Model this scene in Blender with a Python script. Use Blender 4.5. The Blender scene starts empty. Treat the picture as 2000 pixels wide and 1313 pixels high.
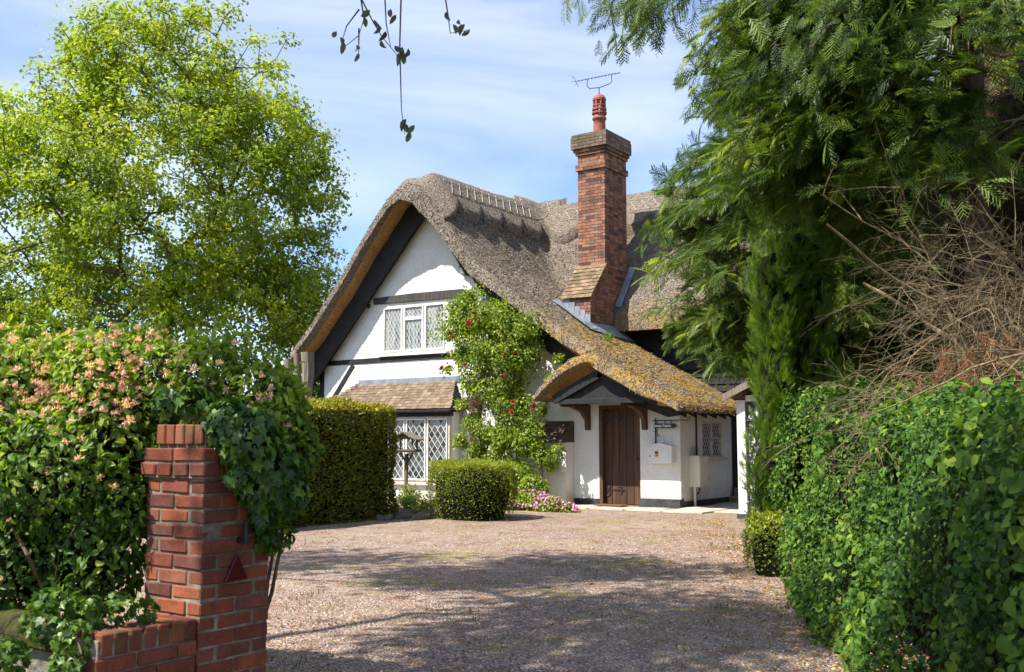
import bpy, math, random
import numpy as np
from mathutils import Vector, Matrix

random.seed(7)
rng = np.random.default_rng(11)
S = bpy.context.scene
COL = S.collection
PI = math.pi

# ------------------------------------------------------------------ camera, sky, sun, exposure
YAW, PITCH = math.radians(34.5), math.radians(5.82)
cam_d = bpy.data.cameras.new('camera')
cam_d.lens = 36.0; cam_d.sensor_width = 36.0; cam_d.clip_start = 0.05; cam_d.clip_end = 900.0
cam_d.dof.use_dof = True; cam_d.dof.focus_distance = 20.0; cam_d.dof.aperture_fstop = 7.0
cam = bpy.data.objects.new('camera', cam_d); COL.objects.link(cam)
cam.location = (0, 0, 1.4); cam.rotation_euler = (PI/2 + PITCH, 0, YAW)
S.camera = cam

SUN_EL = math.radians(54.0)
SUN_DIR = Vector((0.47*math.cos(SUN_EL), 0.883*math.cos(SUN_EL), -math.sin(SUN_EL)))   # way the light travels
sun_d = bpy.data.lights.new('sun', 'SUN'); sun_d.energy = 5.0; sun_d.angle = math.radians(0.53); sun_d.color = (1.0, 0.95, 0.86)
sun = bpy.data.objects.new('sun', sun_d); COL.objects.link(sun)
sun.rotation_euler = SUN_DIR.to_track_quat('-Z', 'Y').to_euler(); sun.location = (-20, -10, 30)

world = bpy.data.worlds.new('World'); S.world = world; world.use_nodes = True
wn, wl = world.node_tree.nodes, world.node_tree.links
wn.clear()
w_out = wn.new('ShaderNodeOutputWorld'); w_bg = wn.new('ShaderNodeBackground'); w_bg.inputs['Strength'].default_value = 0.13
w_sky = wn.new('ShaderNodeTexSky'); w_sky.sky_type = 'NISHITA'; w_sky.sun_disc = False
w_sky.sun_elevation = SUN_EL
w_sky.sun_rotation = math.atan2(-SUN_DIR.x, -SUN_DIR.y)
w_sky.air_density = 1.0; w_sky.dust_density = 0.7; w_sky.ozone_density = 1.6
w_geo = wn.new('ShaderNodeTexCoord')
w_map = wn.new('ShaderNodeMapping'); w_map.inputs['Scale'].default_value = (1.2, 1.7, 5.2); w_map.inputs['Rotation'].default_value = (0.25, -0.18, 0.5)
w_noise = wn.new('ShaderNodeTexNoise'); w_noise.inputs['Scale'].default_value = 1.15; w_noise.inputs['Detail'].default_value = 7; w_noise.inputs['Roughness'].default_value = 0.52; w_noise.inputs['Distortion'].default_value = 0.5
w_ramp = wn.new('ShaderNodeValToRGB'); w_ramp.color_ramp.elements[0].position = 0.40; w_ramp.color_ramp.elements[0].color = (0.02,)*3+(1,)
w_ramp.color_ramp.elements[1].position = 0.68; w_ramp.color_ramp.elements[1].color = (0.80,)*3+(1,)
w_mix = wn.new('ShaderNodeMix'); w_mix.data_type = 'RGBA'
w_mix.inputs['B'].default_value = (4.4, 4.7, 5.1, 1)
wl.new(w_geo.outputs['Generated'], w_map.inputs['Vector']); wl.new(w_map.outputs['Vector'], w_noise.inputs['Vector'])
wl.new(w_noise.outputs['Fac'], w_ramp.inputs['Fac']); wl.new(w_ramp.outputs['Color'], w_mix.inputs['Factor'])
w_tint = wn.new('ShaderNodeMix'); w_tint.data_type = 'RGBA'; w_tint.blend_type = 'MULTIPLY'; w_tint.inputs['Factor'].default_value = 1.0; w_tint.inputs['B'].default_value = (.73, .79, .92, 1)
wl.new(w_sky.outputs['Color'], w_tint.inputs['A']); wl.new(w_tint.outputs['Result'], w_mix.inputs['A']); wl.new(w_mix.outputs['Result'], w_bg.inputs['Color'])
wl.new(w_bg.outputs['Background'], w_out.inputs['Surface'])

S.view_settings.view_transform = 'Standard'; S.view_settings.look = 'None'
S.view_settings.exposure = 1.0; S.view_settings.gamma = 1.0; S.view_settings.use_curve_mapping = False
S.render.engine = 'CYCLES'
S.cycles.max_bounces = 6; S.cycles.transparent_max_bounces = 4; S.cycles.caustics_reflective = False; S.cycles.caustics_refractive = False

# ------------------------------------------------------------------ frames and helpers
FX, FY = -math.sin(YAW), math.cos(YAW)          # drive axis: away from the gate
RX, RY = math.cos(YAW), math.sin(YAW)
def W(lat, fwd, z=0.0):
    """drive frame (metres right of the drive axis, metres along it, height) -> world"""
    return (RX*lat + FX*fwd, RY*lat + FY*fwd, z)
def Wn(a):
    a = np.asarray(a, float); o = np.empty_like(a)
    o[..., 0] = RX*a[..., 0] + FX*a[..., 1]; o[..., 1] = RY*a[..., 0] + FY*a[..., 1]; o[..., 2] = a[..., 2]
    return o

def thing(name, label, cat, loc=(0, 0, 0), rz=0.0, group=None):
    o = bpy.data.objects.new(name, None); COL.objects.link(o); o.empty_display_size = 0.2
    o.location = loc; o.rotation_euler = (0, 0, rz)
    o['label'] = label; o['category'] = cat
    if group: o['group'] = group
    return o

def tag(o, label=None, cat=None, group=None, kind=None):
    if label: o['label'] = label
    if cat: o['category'] = cat
    if group: o['group'] = group
    if kind: o['kind'] = kind
    return o

def link_mesh(name, me, parent=None, loc=None, rot=None, scale=None):
    o = bpy.data.objects.new(name, me); COL.objects.link(o)
    if parent is not None: o.parent = parent
    if loc is not None: o.location = loc
    if rot is not None: o.rotation_euler = rot
    if scale is not None: o.scale = scale
    return o

def np_mesh(name, V, F, mat, rnd=None, smooth=False):
    """V (n,3), F (m,k) with k fixed (3 or 4)"""
    V = np.ascontiguousarray(V, np.float32); F = np.ascontiguousarray(F, np.int32)
    me = bpy.data.meshes.new(name)
    m, k = F.shape
    me.vertices.add(len(V)); me.vertices.foreach_set('co', V.ravel())
    me.loops.add(m*k); me.loops.foreach_set('vertex_index', F.ravel())
    me.polygons.add(m); me.polygons.foreach_set('loop_start', np.arange(0, m*k, k, dtype=np.int32))
    me.polygons.foreach_set('use_smooth', np.full(m, bool(smooth)))
    if rnd is not None:
        at = me.attributes.new('rnd', 'FLOAT', 'FACE'); at.data.foreach_set('value', np.ascontiguousarray(rnd, np.float32))
    me.update(calc_edges=True)
    if mat is not None: me.materials.append(mat)
    return me

class MB:
    """collects simple solids into one mesh"""
    def __init__(self): self.v = []; self.f = []
    def add(self, vs, fs):
        n = len(self.v); self.v += [tuple(p) for p in vs]; self.f += [tuple(i+n for i in f) for f in fs]; return self
    def box(self, x0, x1, y0, y1, z0, z1, j=0.0):
        P = [(x, y, z) for z in (z0, z1) for y in (y0, y1) for x in (x0, x1)]
        if j: P = [tuple(c+random.uniform(-j, j) for c in p) for p in P]
        return self.add(P, [(0, 2, 3, 1), (4, 5, 7, 6), (0, 1, 5, 4), (2, 6, 7, 3), (0, 4, 6, 2), (1, 3, 7, 5)])
    def prism(self, poly, y0, y1, axis='y'):
        """poly list of (a,b); extruded along axis"""
        n = len(poly)
        if axis == 'y': P = [(a, y0, b) for a, b in poly] + [(a, y1, b) for a, b in poly]
        elif axis == 'x': P = [(y0, a, b) for a, b in poly] + [(y1, a, b) for a, b in poly]
        else: P = [(a, b, y0) for a, b in poly] + [(a, b, y1) for a, b in poly]
        F = [tuple(range(n)), tuple(range(2*n-1, n-1, -1))] + [(i, i+n, (i+1) % n+n, (i+1) % n) for i in range(n)]
        return self.add(P, F)
    def tube(self, pts, rad, seg=6, cap=True):
        pts = [Vector(p) for p in pts]
        if not hasattr(rad, '__len__'): rad = [rad]*len(pts)
        rings = []
        n0 = len(self.v)
        up = Vector((0.13, 0.31, 0.94))
        for i, p in enumerate(pts):
            d = (pts[min(i+1, len(pts)-1)]-pts[max(i-1, 0)]).normalized()
            a = d.cross(up)
            if a.length < 1e-3: a = d.cross(Vector((1, 0, 0)))
            a.normalize(); b = d.cross(a).normalized()
            for k in range(seg):
                t = 2*PI*k/seg; self.v.append(tuple(p+(a*math.cos(t)+b*math.sin(t))*rad[i]))
        for i in range(len(pts)-1):
            for k in range(seg):
                a0 = n0+i*seg+k; a1 = n0+i*seg+(k+1) % seg
                self.f.append((a0, a1, a1+seg, a0+seg))
        if cap:
            self.f.append(tuple(n0+k for k in range(seg))[::-1]); m = n0+(len(pts)-1)*seg
            self.f.append(tuple(m+k for k in range(seg)))
        return self
    def lathe(self, prof, cx, cy, seg=16):
        n0 = len(self.v)
        for r, z in prof:
            for k in range(seg):
                t = 2*PI*k/seg; self.v.append((cx+r*math.cos(t), cy+r*math.sin(t), z))
        for i in range(len(prof)-1):
            for k in range(seg):
                a = n0+i*seg+k; b = n0+i*seg+(k+1) % seg; self.f.append((a, b, b+seg, a+seg))
        return self
    def mesh(self, name, mat, smooth=False, bevel=0.0):
        me = bpy.data.meshes.new(name); me.from_pydata(self.v, [], self.f); me.validate(); me.update()
        if bevel:
            import bmesh
            bm = bmesh.new(); bm.from_mesh(me)
            bmesh.ops.bevel(bm, geom=bm.edges[:], offset=bevel, segments=1, affect='EDGES', clamp_overlap=True)
            bm.to_mesh(me); bm.free()
        if smooth:
            me.polygons.foreach_set('use_smooth', [True]*len(me.polygons))
        if mat: me.materials.append(mat)
        return me
    def build(self, name, mat, parent=None, smooth=False, bevel=0.0, loc=None):
        return link_mesh(name, self.mesh(name, mat, smooth, bevel), parent, loc)

# numpy tubes (for branches): segs list of (p0, p1, r0, r1)
def tubes_np(P0, P1, R0, R1, seg=4):
    P0, P1 = np.asarray(P0, float), np.asarray(P1, float); n = len(P0)
    D = P1-P0; L = np.linalg.norm(D, axis=1, keepdims=True)+1e-9; D /= L
    up = np.tile(np.array([[0.2, 0.3, 0.93]]), (n, 1))
    A = np.cross(D, up); A /= np.linalg.norm(A, axis=1, keepdims=True)+1e-9
    B = np.cross(D, A)
    th = 2*PI*np.arange(seg)/seg
    c, s = np.cos(th), np.sin(th)
    ring = A[:, None, :]*c[None, :, None]+B[:, None, :]*s[None, :, None]
    V = np.concatenate([P0[:, None, :]+ring*np.asarray(R0)[:, None, None], P1[:, None, :]+ring*np.asarray(R1)[:, None, None]], axis=1).reshape(-1, 3)
    base = (np.arange(n)*2*seg)[:, None]
    k = np.arange(seg)
    F = np.stack([k, (k+1) % seg, (k+1) % seg+seg, k+seg], axis=1)
    F = (base[:, :, None]+F[None]).reshape(-1, 4)
    return V, F

def rot_frames(D, N):
    """rotation matrices (n,3,3): local y -> D, local z -> about N"""
    D = D/(np.linalg.norm(D, axis=1, keepdims=True)+1e-9)
    X = np.cross(D, N); X /= np.linalg.norm(X, axis=1, keepdims=True)+1e-9
    Z = np.cross(X, D)
    return np.stack([X, D, Z], axis=2)

def scatter(TV, TF, pos, M, sc, rnd=None):
    TV = np.asarray(TV, float); TF = np.asarray(TF, int); n = len(pos)
    sc = np.asarray(sc, float)
    if sc.ndim == 1: sc = sc[:, None]
    V = np.einsum('nij,nkj->nki', M, TV[None]*sc[:, None, :]) + pos[:, None, :]
    F = (np.arange(n)*len(TV))[:, None, None]+TF[None]
    if rnd is None: rnd = rng.random(n)
    return V.reshape(-1, 3), F.reshape(-1, TF.shape[1]), np.repeat(rnd, len(TF))

def merge(parts):
    Vs, Fs, Rs, o = [], [], [], 0
    for V, F, R in parts:
        Vs.append(V); Fs.append(F+o); Rs.append(R); o += len(V)
    return np.concatenate(Vs), np.concatenate(Fs), np.concatenate(Rs)

def unit(a): return a/(np.linalg.norm(a, axis=-1, keepdims=True)+1e-9)

# cheap smooth 3D value noise
_perm = rng.random((32, 32, 32))
def vnoise(p, s=1.0):
    p = np.asarray(p, float)*s; i = np.floor(p).astype(int); f = p-i; f = f*f*(3-2*f); r = 0
    for dx in (0, 1):
        for dy in (0, 1):
            for dz in (0, 1):
                w = (f[..., 0] if dx else 1-f[..., 0])*(f[..., 1] if dy else 1-f[..., 1])*(f[..., 2] if dz else 1-f[..., 2])
                r = r+w*_perm[(i[..., 0]+dx) % 32, (i[..., 1]+dy) % 32, (i[..., 2]+dz) % 32]
    return r

# leaf templates (local y = along the leaf, z = face normal); all triangles
def leaf_ovate(w=0.5, fold=0.12, curl=0.15):
    V = [(0, 0, 0), (0, .35, 0), (0, .7, -curl*.5), (0, 1, -curl*1.6)]
    V += [(w*.38, .18, fold*.8), (w*.5, .42, fold), (w*.34, .75, fold*.4-curl*.5), (-w*.38, .18, fold*.8), (-w*.5, .42, fold), (-w*.34, .75, fold*.4-curl*.5)]
    F = [(0, 4, 1), (4, 5, 1), (1, 5, 2), (5, 6, 2), (2, 6, 3), (0, 1, 7), (7, 1, 8), (1, 2, 8), (8, 2, 9), (2, 3, 9)]
    return V, F
def leaf_simple(w=0.5, fold=0.1):
    return [(0, 0, 0), (w*.5, .5, fold), (0, 1, -.05), (-w*.5, .5, fold)], [(0, 1, 2), (0, 2, 3)]
def leaf_ivy():
    P = [(0, 0), (.22, -.12), (.45, .05), (.36, .3), (.56, .52), (.25, .55), (0, 1), (-.25, .55), (-.56, .52), (-.36, .3), (-.45, .05), (-.22, -.12)]
    V = [(0, .3, 0)] + [(x, y, .10*abs(x)*2-.12*y*y) for x, y in P]
    F = [(0, i, i % 12+1) for i in range(1, 13)]
    return V, F
def leaf_oak():
    P = [(0, 0), (.14, .2), (.3, .3), (.2, .45), (.34, .62), (.18, .75), (0, 1), (-.18, .75), (-.34, .62), (-.2, .45), (-.3, .3), (-.14, .2)]
    return [(x, y, .12*abs(x)) for x, y in P], [(0, 1, 11), (1, 2, 3), (1, 3, 11), (11, 3, 9), (11, 9, 10), (3, 4, 5), (3, 5, 9), (9, 5, 7), (9, 7, 8), (5, 6, 7)]
def frond(n=9, wide=0.42, seed=0):
    """flat scale-leaf spray: rachis with pairs of side sprigs each with tiny teeth"""
    r = random.Random(seed); V = []; F = []
    def tri(a, b, c): k = len(V); V.extend([a, b, c]); F.append((k, k+1, k+2))
    def droop(x, y): return -0.28*y*y-0.10*abs(x)
    tri((-.012, 0, 0), (.012, 0, 0), (0, 1, droop(0, 1)))
    for i in range(n):
        y = .08+.86*i/n
        for s in (-1, 1):
            L = wide*(math.sin(PI*min(1, (.25+.75*(1-y))))**.7)*r.uniform(.8, 1.1)+.03
            a = math.radians(r.uniform(38, 52)); y1 = y+(.03 if s > 0 else 0)
            tx, ty = s*L*math.sin(a), y1+L*math.cos(a)
            w = .030
            tri((0, y1-w, droop(0, y1)), (0, y1+w, droop(0, y1)), (tx, ty, droop(tx, ty)))
            for q in (.35, .6, .82):
                if L < .12: continue
                bx, by = tx*q, y1+(ty-y1)*q; l2 = L*.34*(1.15-q)
                tri((bx-s*.012, by-.02, droop(bx, by)), (bx+s*.012, by+.02, droop(bx, by)), (bx+s*l2*.25, by+l2, droop(bx, by)-.01))
                tri((bx-s*.012, by-.02, droop(bx, by)), (bx+s*.012, by+.02, droop(bx, by)), (bx+s*l2*.95, by+l2*.1, droop(bx, by)-.01))
    return V, F

# ------------------------------------------------------------------ materials
class NT:
    def __init__(self, name):
        self.m = bpy.data.materials.new(name); self.m.use_nodes = True
        self.n = self.m.node_tree.nodes; self.l = self.m.node_tree.links
        self.b = self.n['Principled BSDF']; self.out = self.n['Material Output']
    def new(self, t, **kw):
        q = self.n.new(t)
        for k, v in kw.items(): setattr(q, k, v)
        return q
    def link(self, a, b): self.l.new(a, b)
    def coord(self, kind='Object'):
        return self.new('ShaderNodeTexCoord').outputs[kind]
    def mapping(self, vec, scale=(1, 1, 1), rot=(0, 0, 0)):
        q = self.new('ShaderNodeMapping'); q.inputs['Scale'].default_value = scale; q.inputs['Rotation'].default_value = rot
        self.link(vec, q.inputs['Vector']); return q.outputs['Vector']
    def noise(self, vec, scale, detail=4, rough=.55, dist=0.0):
        q = self.new('ShaderNodeTexNoise'); q.inputs['Scale'].default_value = scale; q.inputs['Detail'].default_value = detail
        q.inputs['Roughness'].default_value = rough; q.inputs['Distortion'].default_value = dist
        self.link(vec, q.inputs['Vector']); return q.outputs['Fac']
    def voronoi(self, vec, scale, feature='F1', out='Distance', rand=1.0):
        q = self.new('ShaderNodeTexVoronoi', feature=feature); q.inputs['Scale'].default_value = scale
        q.inputs['Randomness'].default_value = rand
        self.link(vec, q.inputs['Vector']); return q.outputs[out]
    def ramp(self, fac, stops, interp='LINEAR'):
        q = self.new('ShaderNodeValToRGB'); cr = q.color_ramp; cr.interpolation = interp
        while len(cr.elements) < len(stops): cr.elements.new(.5)
        for e, (p, c) in zip(cr.elements, stops):
            e.position = p; e.color = (c if hasattr(c, '__len__') else (c, c, c))[:3]+(1,) if hasattr(c, '__len__') else (c, c, c, 1)
        self.link(fac, q.inputs['Fac']); return q.outputs['Color']
    def mix(self, f, a, b, mode='MIX'):
        q = self.new('ShaderNodeMix', data_type='RGBA', blend_type=mode)
        for s, v in (('Factor', f), ('A', a), ('B', b)):
            if isinstance(v, (int, float)): q.inputs[s].default_value = v if s == 'Factor' else (v, v, v, 1)
            elif isinstance(v, tuple): q.inputs[s].default_value = v+(1,) if len(v) == 3 else v
            else: self.link(v, q.inputs[s])
        return q.outputs['Result']
    def math(self, op, a, b=0.0, c=None):
        q = self.new('ShaderNodeMath', operation=op)
        for i, v in enumerate((a, b) if c is None else (a, b, c)):
            if isinstance(v, (int, float)): q.inputs[i].default_value = v
            else: self.link(v, q.inputs[i])
        return q.outputs[0]
    def sep(self, v):
        q = self.new('ShaderNodeSeparateXYZ'); self.link(v, q.inputs[0]); return q.outputs
    def attr(self, name='rnd'):
        q = self.new('ShaderNodeAttribute', attribute_name=name); return q.outputs['Fac']
    def objrand(self): return self.new('ShaderNodeObjectInfo').outputs['Random']
    def bump(self, h, strength=.5, dist=.01):
        q = self.new('ShaderNodeBump'); q.inputs['Strength'].default_value = strength; q.inputs['Distance'].default_value = dist
        self.link(h, q.inputs['Height']); self.link(q.outputs['Normal'], self.b.inputs['Normal']); return q
    def set(self, color=None, rough=None, spec=None, metal=None):
        if color is not None:
            if isinstance(color, tuple): self.b.inputs['Base Color'].default_value = color[:3]+(1,)
            else: self.link(color, self.b.inputs['Base Color'])
        if rough is not None:
            if isinstance(rough, (int, float)): self.b.inputs['Roughness'].default_value = rough
            else: self.link(rough, self.b.inputs['Roughness'])
        if spec is not None: self.b.inputs['Specular IOR Level'].default_value = spec
        if metal is not None: self.b.inputs['Metallic'].default_value = metal
        return self.m

def m_leaf(name, stops, trans=0.35, rough=.5, spec=.4, src='attr', tint=(1.5, 1.5, .7)):
    t = NT(name)
    r = t.attr() if src == 'attr' else t.objrand()
    c = t.ramp(r, stops)
    t.set(c, rough, spec)
    tr = t.new('ShaderNodeBsdfTranslucent')
    c2 = t.mix(1.0, c, tint, 'MULTIPLY'); t.link(c2, tr.inputs['Color'])
    mx = t.new('ShaderNodeMixShader'); mx.inputs[0].default_value = trans
    t.link(t.b.outputs[0], mx.inputs[1]); t.link(tr.outputs[0], mx.inputs[2]); t.link(mx.outputs[0], t.out.inputs['Surface'])
    return t.m

def m_plain(name, color, rough=.6, spec=.4, metal=0., var=.25, scale=8., bump=.2, bd=.004):
    t = NT(name); p = t.coord('Object')
    n = t.noise(p, scale, 5, .6)
    lo = tuple(c*(1-var) for c in color); hi = tuple(min(1, c*(1+var)) for c in color)
    t.set(t.ramp(n, [(.3, lo), (.7, hi)]), rough, spec, metal)
    if bump: t.bump(t.noise(p, scale*5, 4, .6), bump, bd)
    return t.m

def m_brick(name, cols, src='obj', rough=.85, moss=0.0, scale=1.0):
    t = NT(name); p = t.new('ShaderNodeNewGeometry').outputs['Position']
    r = t.objrand() if src == 'obj' else t.attr()
    n = len(cols)
    c = t.ramp(r, [((i+.5)/n, q) for i, q in enumerate(cols)])
    big = t.noise(p, 9*scale, 5, .65)
    c = t.mix(t.ramp(big, [(.35, 0.), (.75, .55)]), c, tuple(x*.45 for x in cols[0]))
    soot = t.noise(t.mapping(p, (1.6*scale, 1.6*scale, .9*scale)), 2.2, 6, .7)
    c = t.mix(t.ramp(soot, [(.42, 0.), (.66, .62)]), c, (.055, .035, .026))
    fine = t.noise(p, 70*scale, 4, .7)
    c = t.mix(t.ramp(fine, [(.5, 0.), (.85, .22)]), c, (.50, .34, .24))
    # pale lime bloom in patches
    bl = t.noise(p, 3.1*scale, 4, .6)
    c = t.mix(t.ramp(bl, [(.58, 0.), (.85, .25)]), c, (.33, .21, .16))
    if moss:
        z = t.sep(p)[2]; mm = t.noise(p, 5, 5, .6)
        c = t.mix(t.ramp(mm, [(.5, 0.), (.66, moss)]), c, (.10, .095, .03))
    t.set(c, rough, .25)
    h = t.math('ADD', t.math('MULTIPLY', big, .6), t.math('MULTIPLY', fine, .5))
    t.bump(h, .5, .006)
    return t.m

def m_mortar():
    t = NT('mortar'); p = t.new('ShaderNodeNewGeometry').outputs['Position']
    c = t.ramp(t.noise(p, 14, 5, .6), [(.3, (.13, .105, .08)), (.7, (.33, .28, .21))])
    c = t.mix(t.ramp(t.noise(p, 3, 5, .7), [(.42, 0.), (.62, .7)]), c, (.07, .05, .035))
    t.set(c, .95, .1); t.bump(t.noise(p, 120, 4, .7), .6, .004); return t.m

def m_thatch(name='thatch', mossy=True, stub=False):
    t = NT(name); p = t.new('ShaderNodeNewGeometry').outputs['Position']
    x, y, z = t.sep(p)
    st = t.noise(t.mapping(p, (9, 26, 9)), 1.0, 4, .7, .4)
    st3 = t.noise(p, 23, 3, .75)
    big = t.noise(p, 1.1, 5, .65)
    c = t.ramp(st3, [(.34, (.055, .042, .032)), (.45, (.225, .175, .13)), (.55, (.44, .36, .28)), (.68, (.72, .62, .50))])
    c = t.mix(.4, c, t.ramp(st, [(.36, (.09, .07, .055)), (.62, (.46, .39, .31))]))
    if stub: c = t.mix(.85, c, t.ramp(t.attr(), [(0, (.035, .025, .02)), (.4, (.24, .19, .145)), (.75, (.48, .41, .33)), (1, (.72, .65, .55))]))
    c = t.mix(t.ramp(big, [(.4, .0), (.75, .4)]), c, (.18, .148, .12))
    if mossy:
        mx = t.ramp(t.math('MULTIPLY_ADD', x, .16, 2.75), [(.72, 0.), (.95, 1.)])
        low = t.ramp(t.math('MULTIPLY_ADD', z, -.3, 1.55), [(.12, 0.), (.40, 1.)])
        mn = t.noise(p, 2.1, 6, .7, .3); mn2 = t.noise(p, 17, 5, .75)
        mask = t.math('MULTIPLY', mx, t.math('MULTIPLY', low, t.ramp(mn, [(.40, 0.), (.58, 1.)])))
        mask = t.math('MULTIPLY', mask, t.ramp(mn2, [(.41, .0), (.52, .92)]))
        c = t.mix(mask, c, t.ramp(mn2, [(.3, (.22, .11, .010)), (.5, (.56, .31, .022)), (.7, (.70, .48, .06))]))
    t.set(c, .95, .1)
    h = t.math('ADD', t.math('MULTIPLY', st3, 1.0), t.math('MULTIPLY', st, .8))
    t.bump(h, 1.0, .12)
    return t.m

def m_reed():
    t = NT('cut_reed'); p = t.new('ShaderNodeNewGeometry').outputs['Position']
    a = t.noise(t.mapping(p, (55, 6, 20)), 1, 3, .6, .2)
    b = t.noise(p, 3, 3, .6)
    c = t.ramp(a, [(.25, (.16, .075, .025)), (.5, (.42, .23, .085)), (.75, (.62, .38, .16))])
    c = t.mix(t.ramp(b, [(.4, 0.), (.7, .4)]), c, (.25, .15, .07))
    t.set(c, .9, .1); t.bump(a, 1.0, .03); return t.m

def m_white():
    t = NT('limewashed_brick'); p = t.new('ShaderNodeNewGeometry').outputs['Position']
    x, y, z = t.sep(p)
    n = t.noise(p, 2.0, 6, .65); f = t.noise(p, 24, 5, .65)
    c = t.mix(t.ramp(n, [(.42, 0.), (.72, .45)]), (.76, .75, .72), (.58, .54, .46))
    c = t.mix(t.ramp(f, [(.52, 0.), (.76, .45)]), c, (.42, .37, .30))
    lowd = t.ramp(z, [(0., 1.), (.55, 0.)])      # splashed damp base
    c = t.mix(t.math('MULTIPLY', lowd, t.ramp(t.noise(p, 4, 5, .7), [(.35, 0.), (.65, .7)])), c, (.47, .40, .24))
    t.set(c, .8, .25); t.bump(t.math('ADD', n, f), .35, .006); return t.m

def m_gravel():
    t = NT('gravel'); p = t.new('ShaderNodeNewGeometry').outputs['Position']
    cells = t.voronoi(p, 68, out='Color'); cd = t.voronoi(p, 68, out='Distance')
    big = t.noise(p, .55, 5, .6); mid = t.noise(p, 3.2, 6, .65); fine = t.noise(p, 45, 3, .6)
    g = t.new('ShaderNodeSeparateColor'); t.link(cells, g.inputs[0])
    c = t.ramp(g.outputs[0], [(0., (.085, .058, .045)), (.25, (.25, .175, .14)), (.6, (.45, .34, .28)), (.85, (.60, .50, .43)), (1., (.76, .69, .62))])
    c = t.mix(t.ramp(cd, [(.25, 0.), (.7, .6)]), c, (.075, .05, .035))
    c = t.mix(1.0, c, (1.05, .98, .93), 'MULTIPLY')
    track = t.noise(t.mapping(p, (.9, .22, 1), (0, 0, -.6)), 1.0, 3, .5)
    c = t.mix(t.ramp(track, [(.44, .0), (.62, .25)]), c, (.34, .26, .21))
    c = t.mix(t.ramp(big, [(.45, 0.), (.7, .35)]), c, (.47, .38, .30))
    # trodden humus and fallen needles in patches
    c = t.mix(t.ramp(mid, [(.50, 0.), (.64, .8)]), c, t.ramp(fine, [(.3, (.11, .06, .035)), (.7, (.32, .20, .125))]))
    # moss and weeds
    mo = t.noise(p, .8, 4, .6, .6); mo2 = t.noise(p, 11, 5, .7)
    mk = t.math('MULTIPLY', t.ramp(mo, [(.545, 0.), (.64, 1.)]), t.ramp(mo2, [(.44, 0.), (.56, .85)]))
    c = t.mix(mk, c, (.26, .25, .04))
    t.set(c, .9, .2)
    t.bump(t.math('ADD', t.math('MULTIPLY', cd, -1.0), t.math('MULTIPLY', mid, .8)), .9, .02)
    return t.m

def m_wood(name, dark, light, sc=(3, 3, .5), rough=.75, rnd=False):
    t = NT(name); p = t.coord('Object')
    a = t.noise(t.mapping(p, (sc[0]*12, sc[1]*12, sc[2]*2.2)), 1, 5, .65, .6)
    c = t.ramp(a, [(.28, dark), (.55, tuple((d+l)/2 for d, l in zip(dark, light))), (.75, light)])
    if rnd: c = t.mix(t.math('MULTIPLY', t.objrand(), .5), c, dark)
    t.set(c, rough, .3); t.bump(a, .5, .006); return t.m

def m_glass(up=False):
    t = NT('old_window_glass')
    r = t.objrand()
    c = t.ramp(r, [(0., (.012, .016, .016)), (.5, (.03, .037, .038)), (.85, (.075, .09, .095)), (1., (.16, .18, .19))])
    if up:      # net curtain and sky reflection painted into the opaque panes
        p = t.new('ShaderNodeNewGeometry').outputs['Position']
        f = t.noise(t.mapping(p, (16, 1, 1.2)), 1, 3, .6)
        c = t.mix(t.ramp(f, [(.40, .08), (.55, .8)]), c, (.34, .36, .33))
    t.set(c, .06, .9); return t.m

def m_peeling():
    t = NT('peeling_black_paint'); p = t.new('ShaderNodeNewGeometry').outputs['Position']
    n = t.noise(p, 13, 8, .72, .3); big = t.noise(p, 2.2, 3, .6)
    k = t.ramp(t.math('ADD', n, t.math('MULTIPLY', big, .35)), [(.70, 0.), (.73, 1.)], 'LINEAR')
    t.set(t.mix(k, (.022, .025, .035), (.66, .64, .60)), .55, .4); t.bump(k, .6, .004); return t.m

def m_bark(name, a=(.06, .05, .042), b=(.20, .17, .145), s=1.0):
    t = NT(name); p = t.new('ShaderNodeNewGeometry').outputs['Position']
    n = t.noise(t.mapping(p, (9*s, 9*s, 2.5*s)), 1, 6, .65, .5)
    t.set(t.ramp(n, [(.3, a), (.7, b)]), .95, .1); t.bump(n, .8, .03); return t.m

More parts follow.
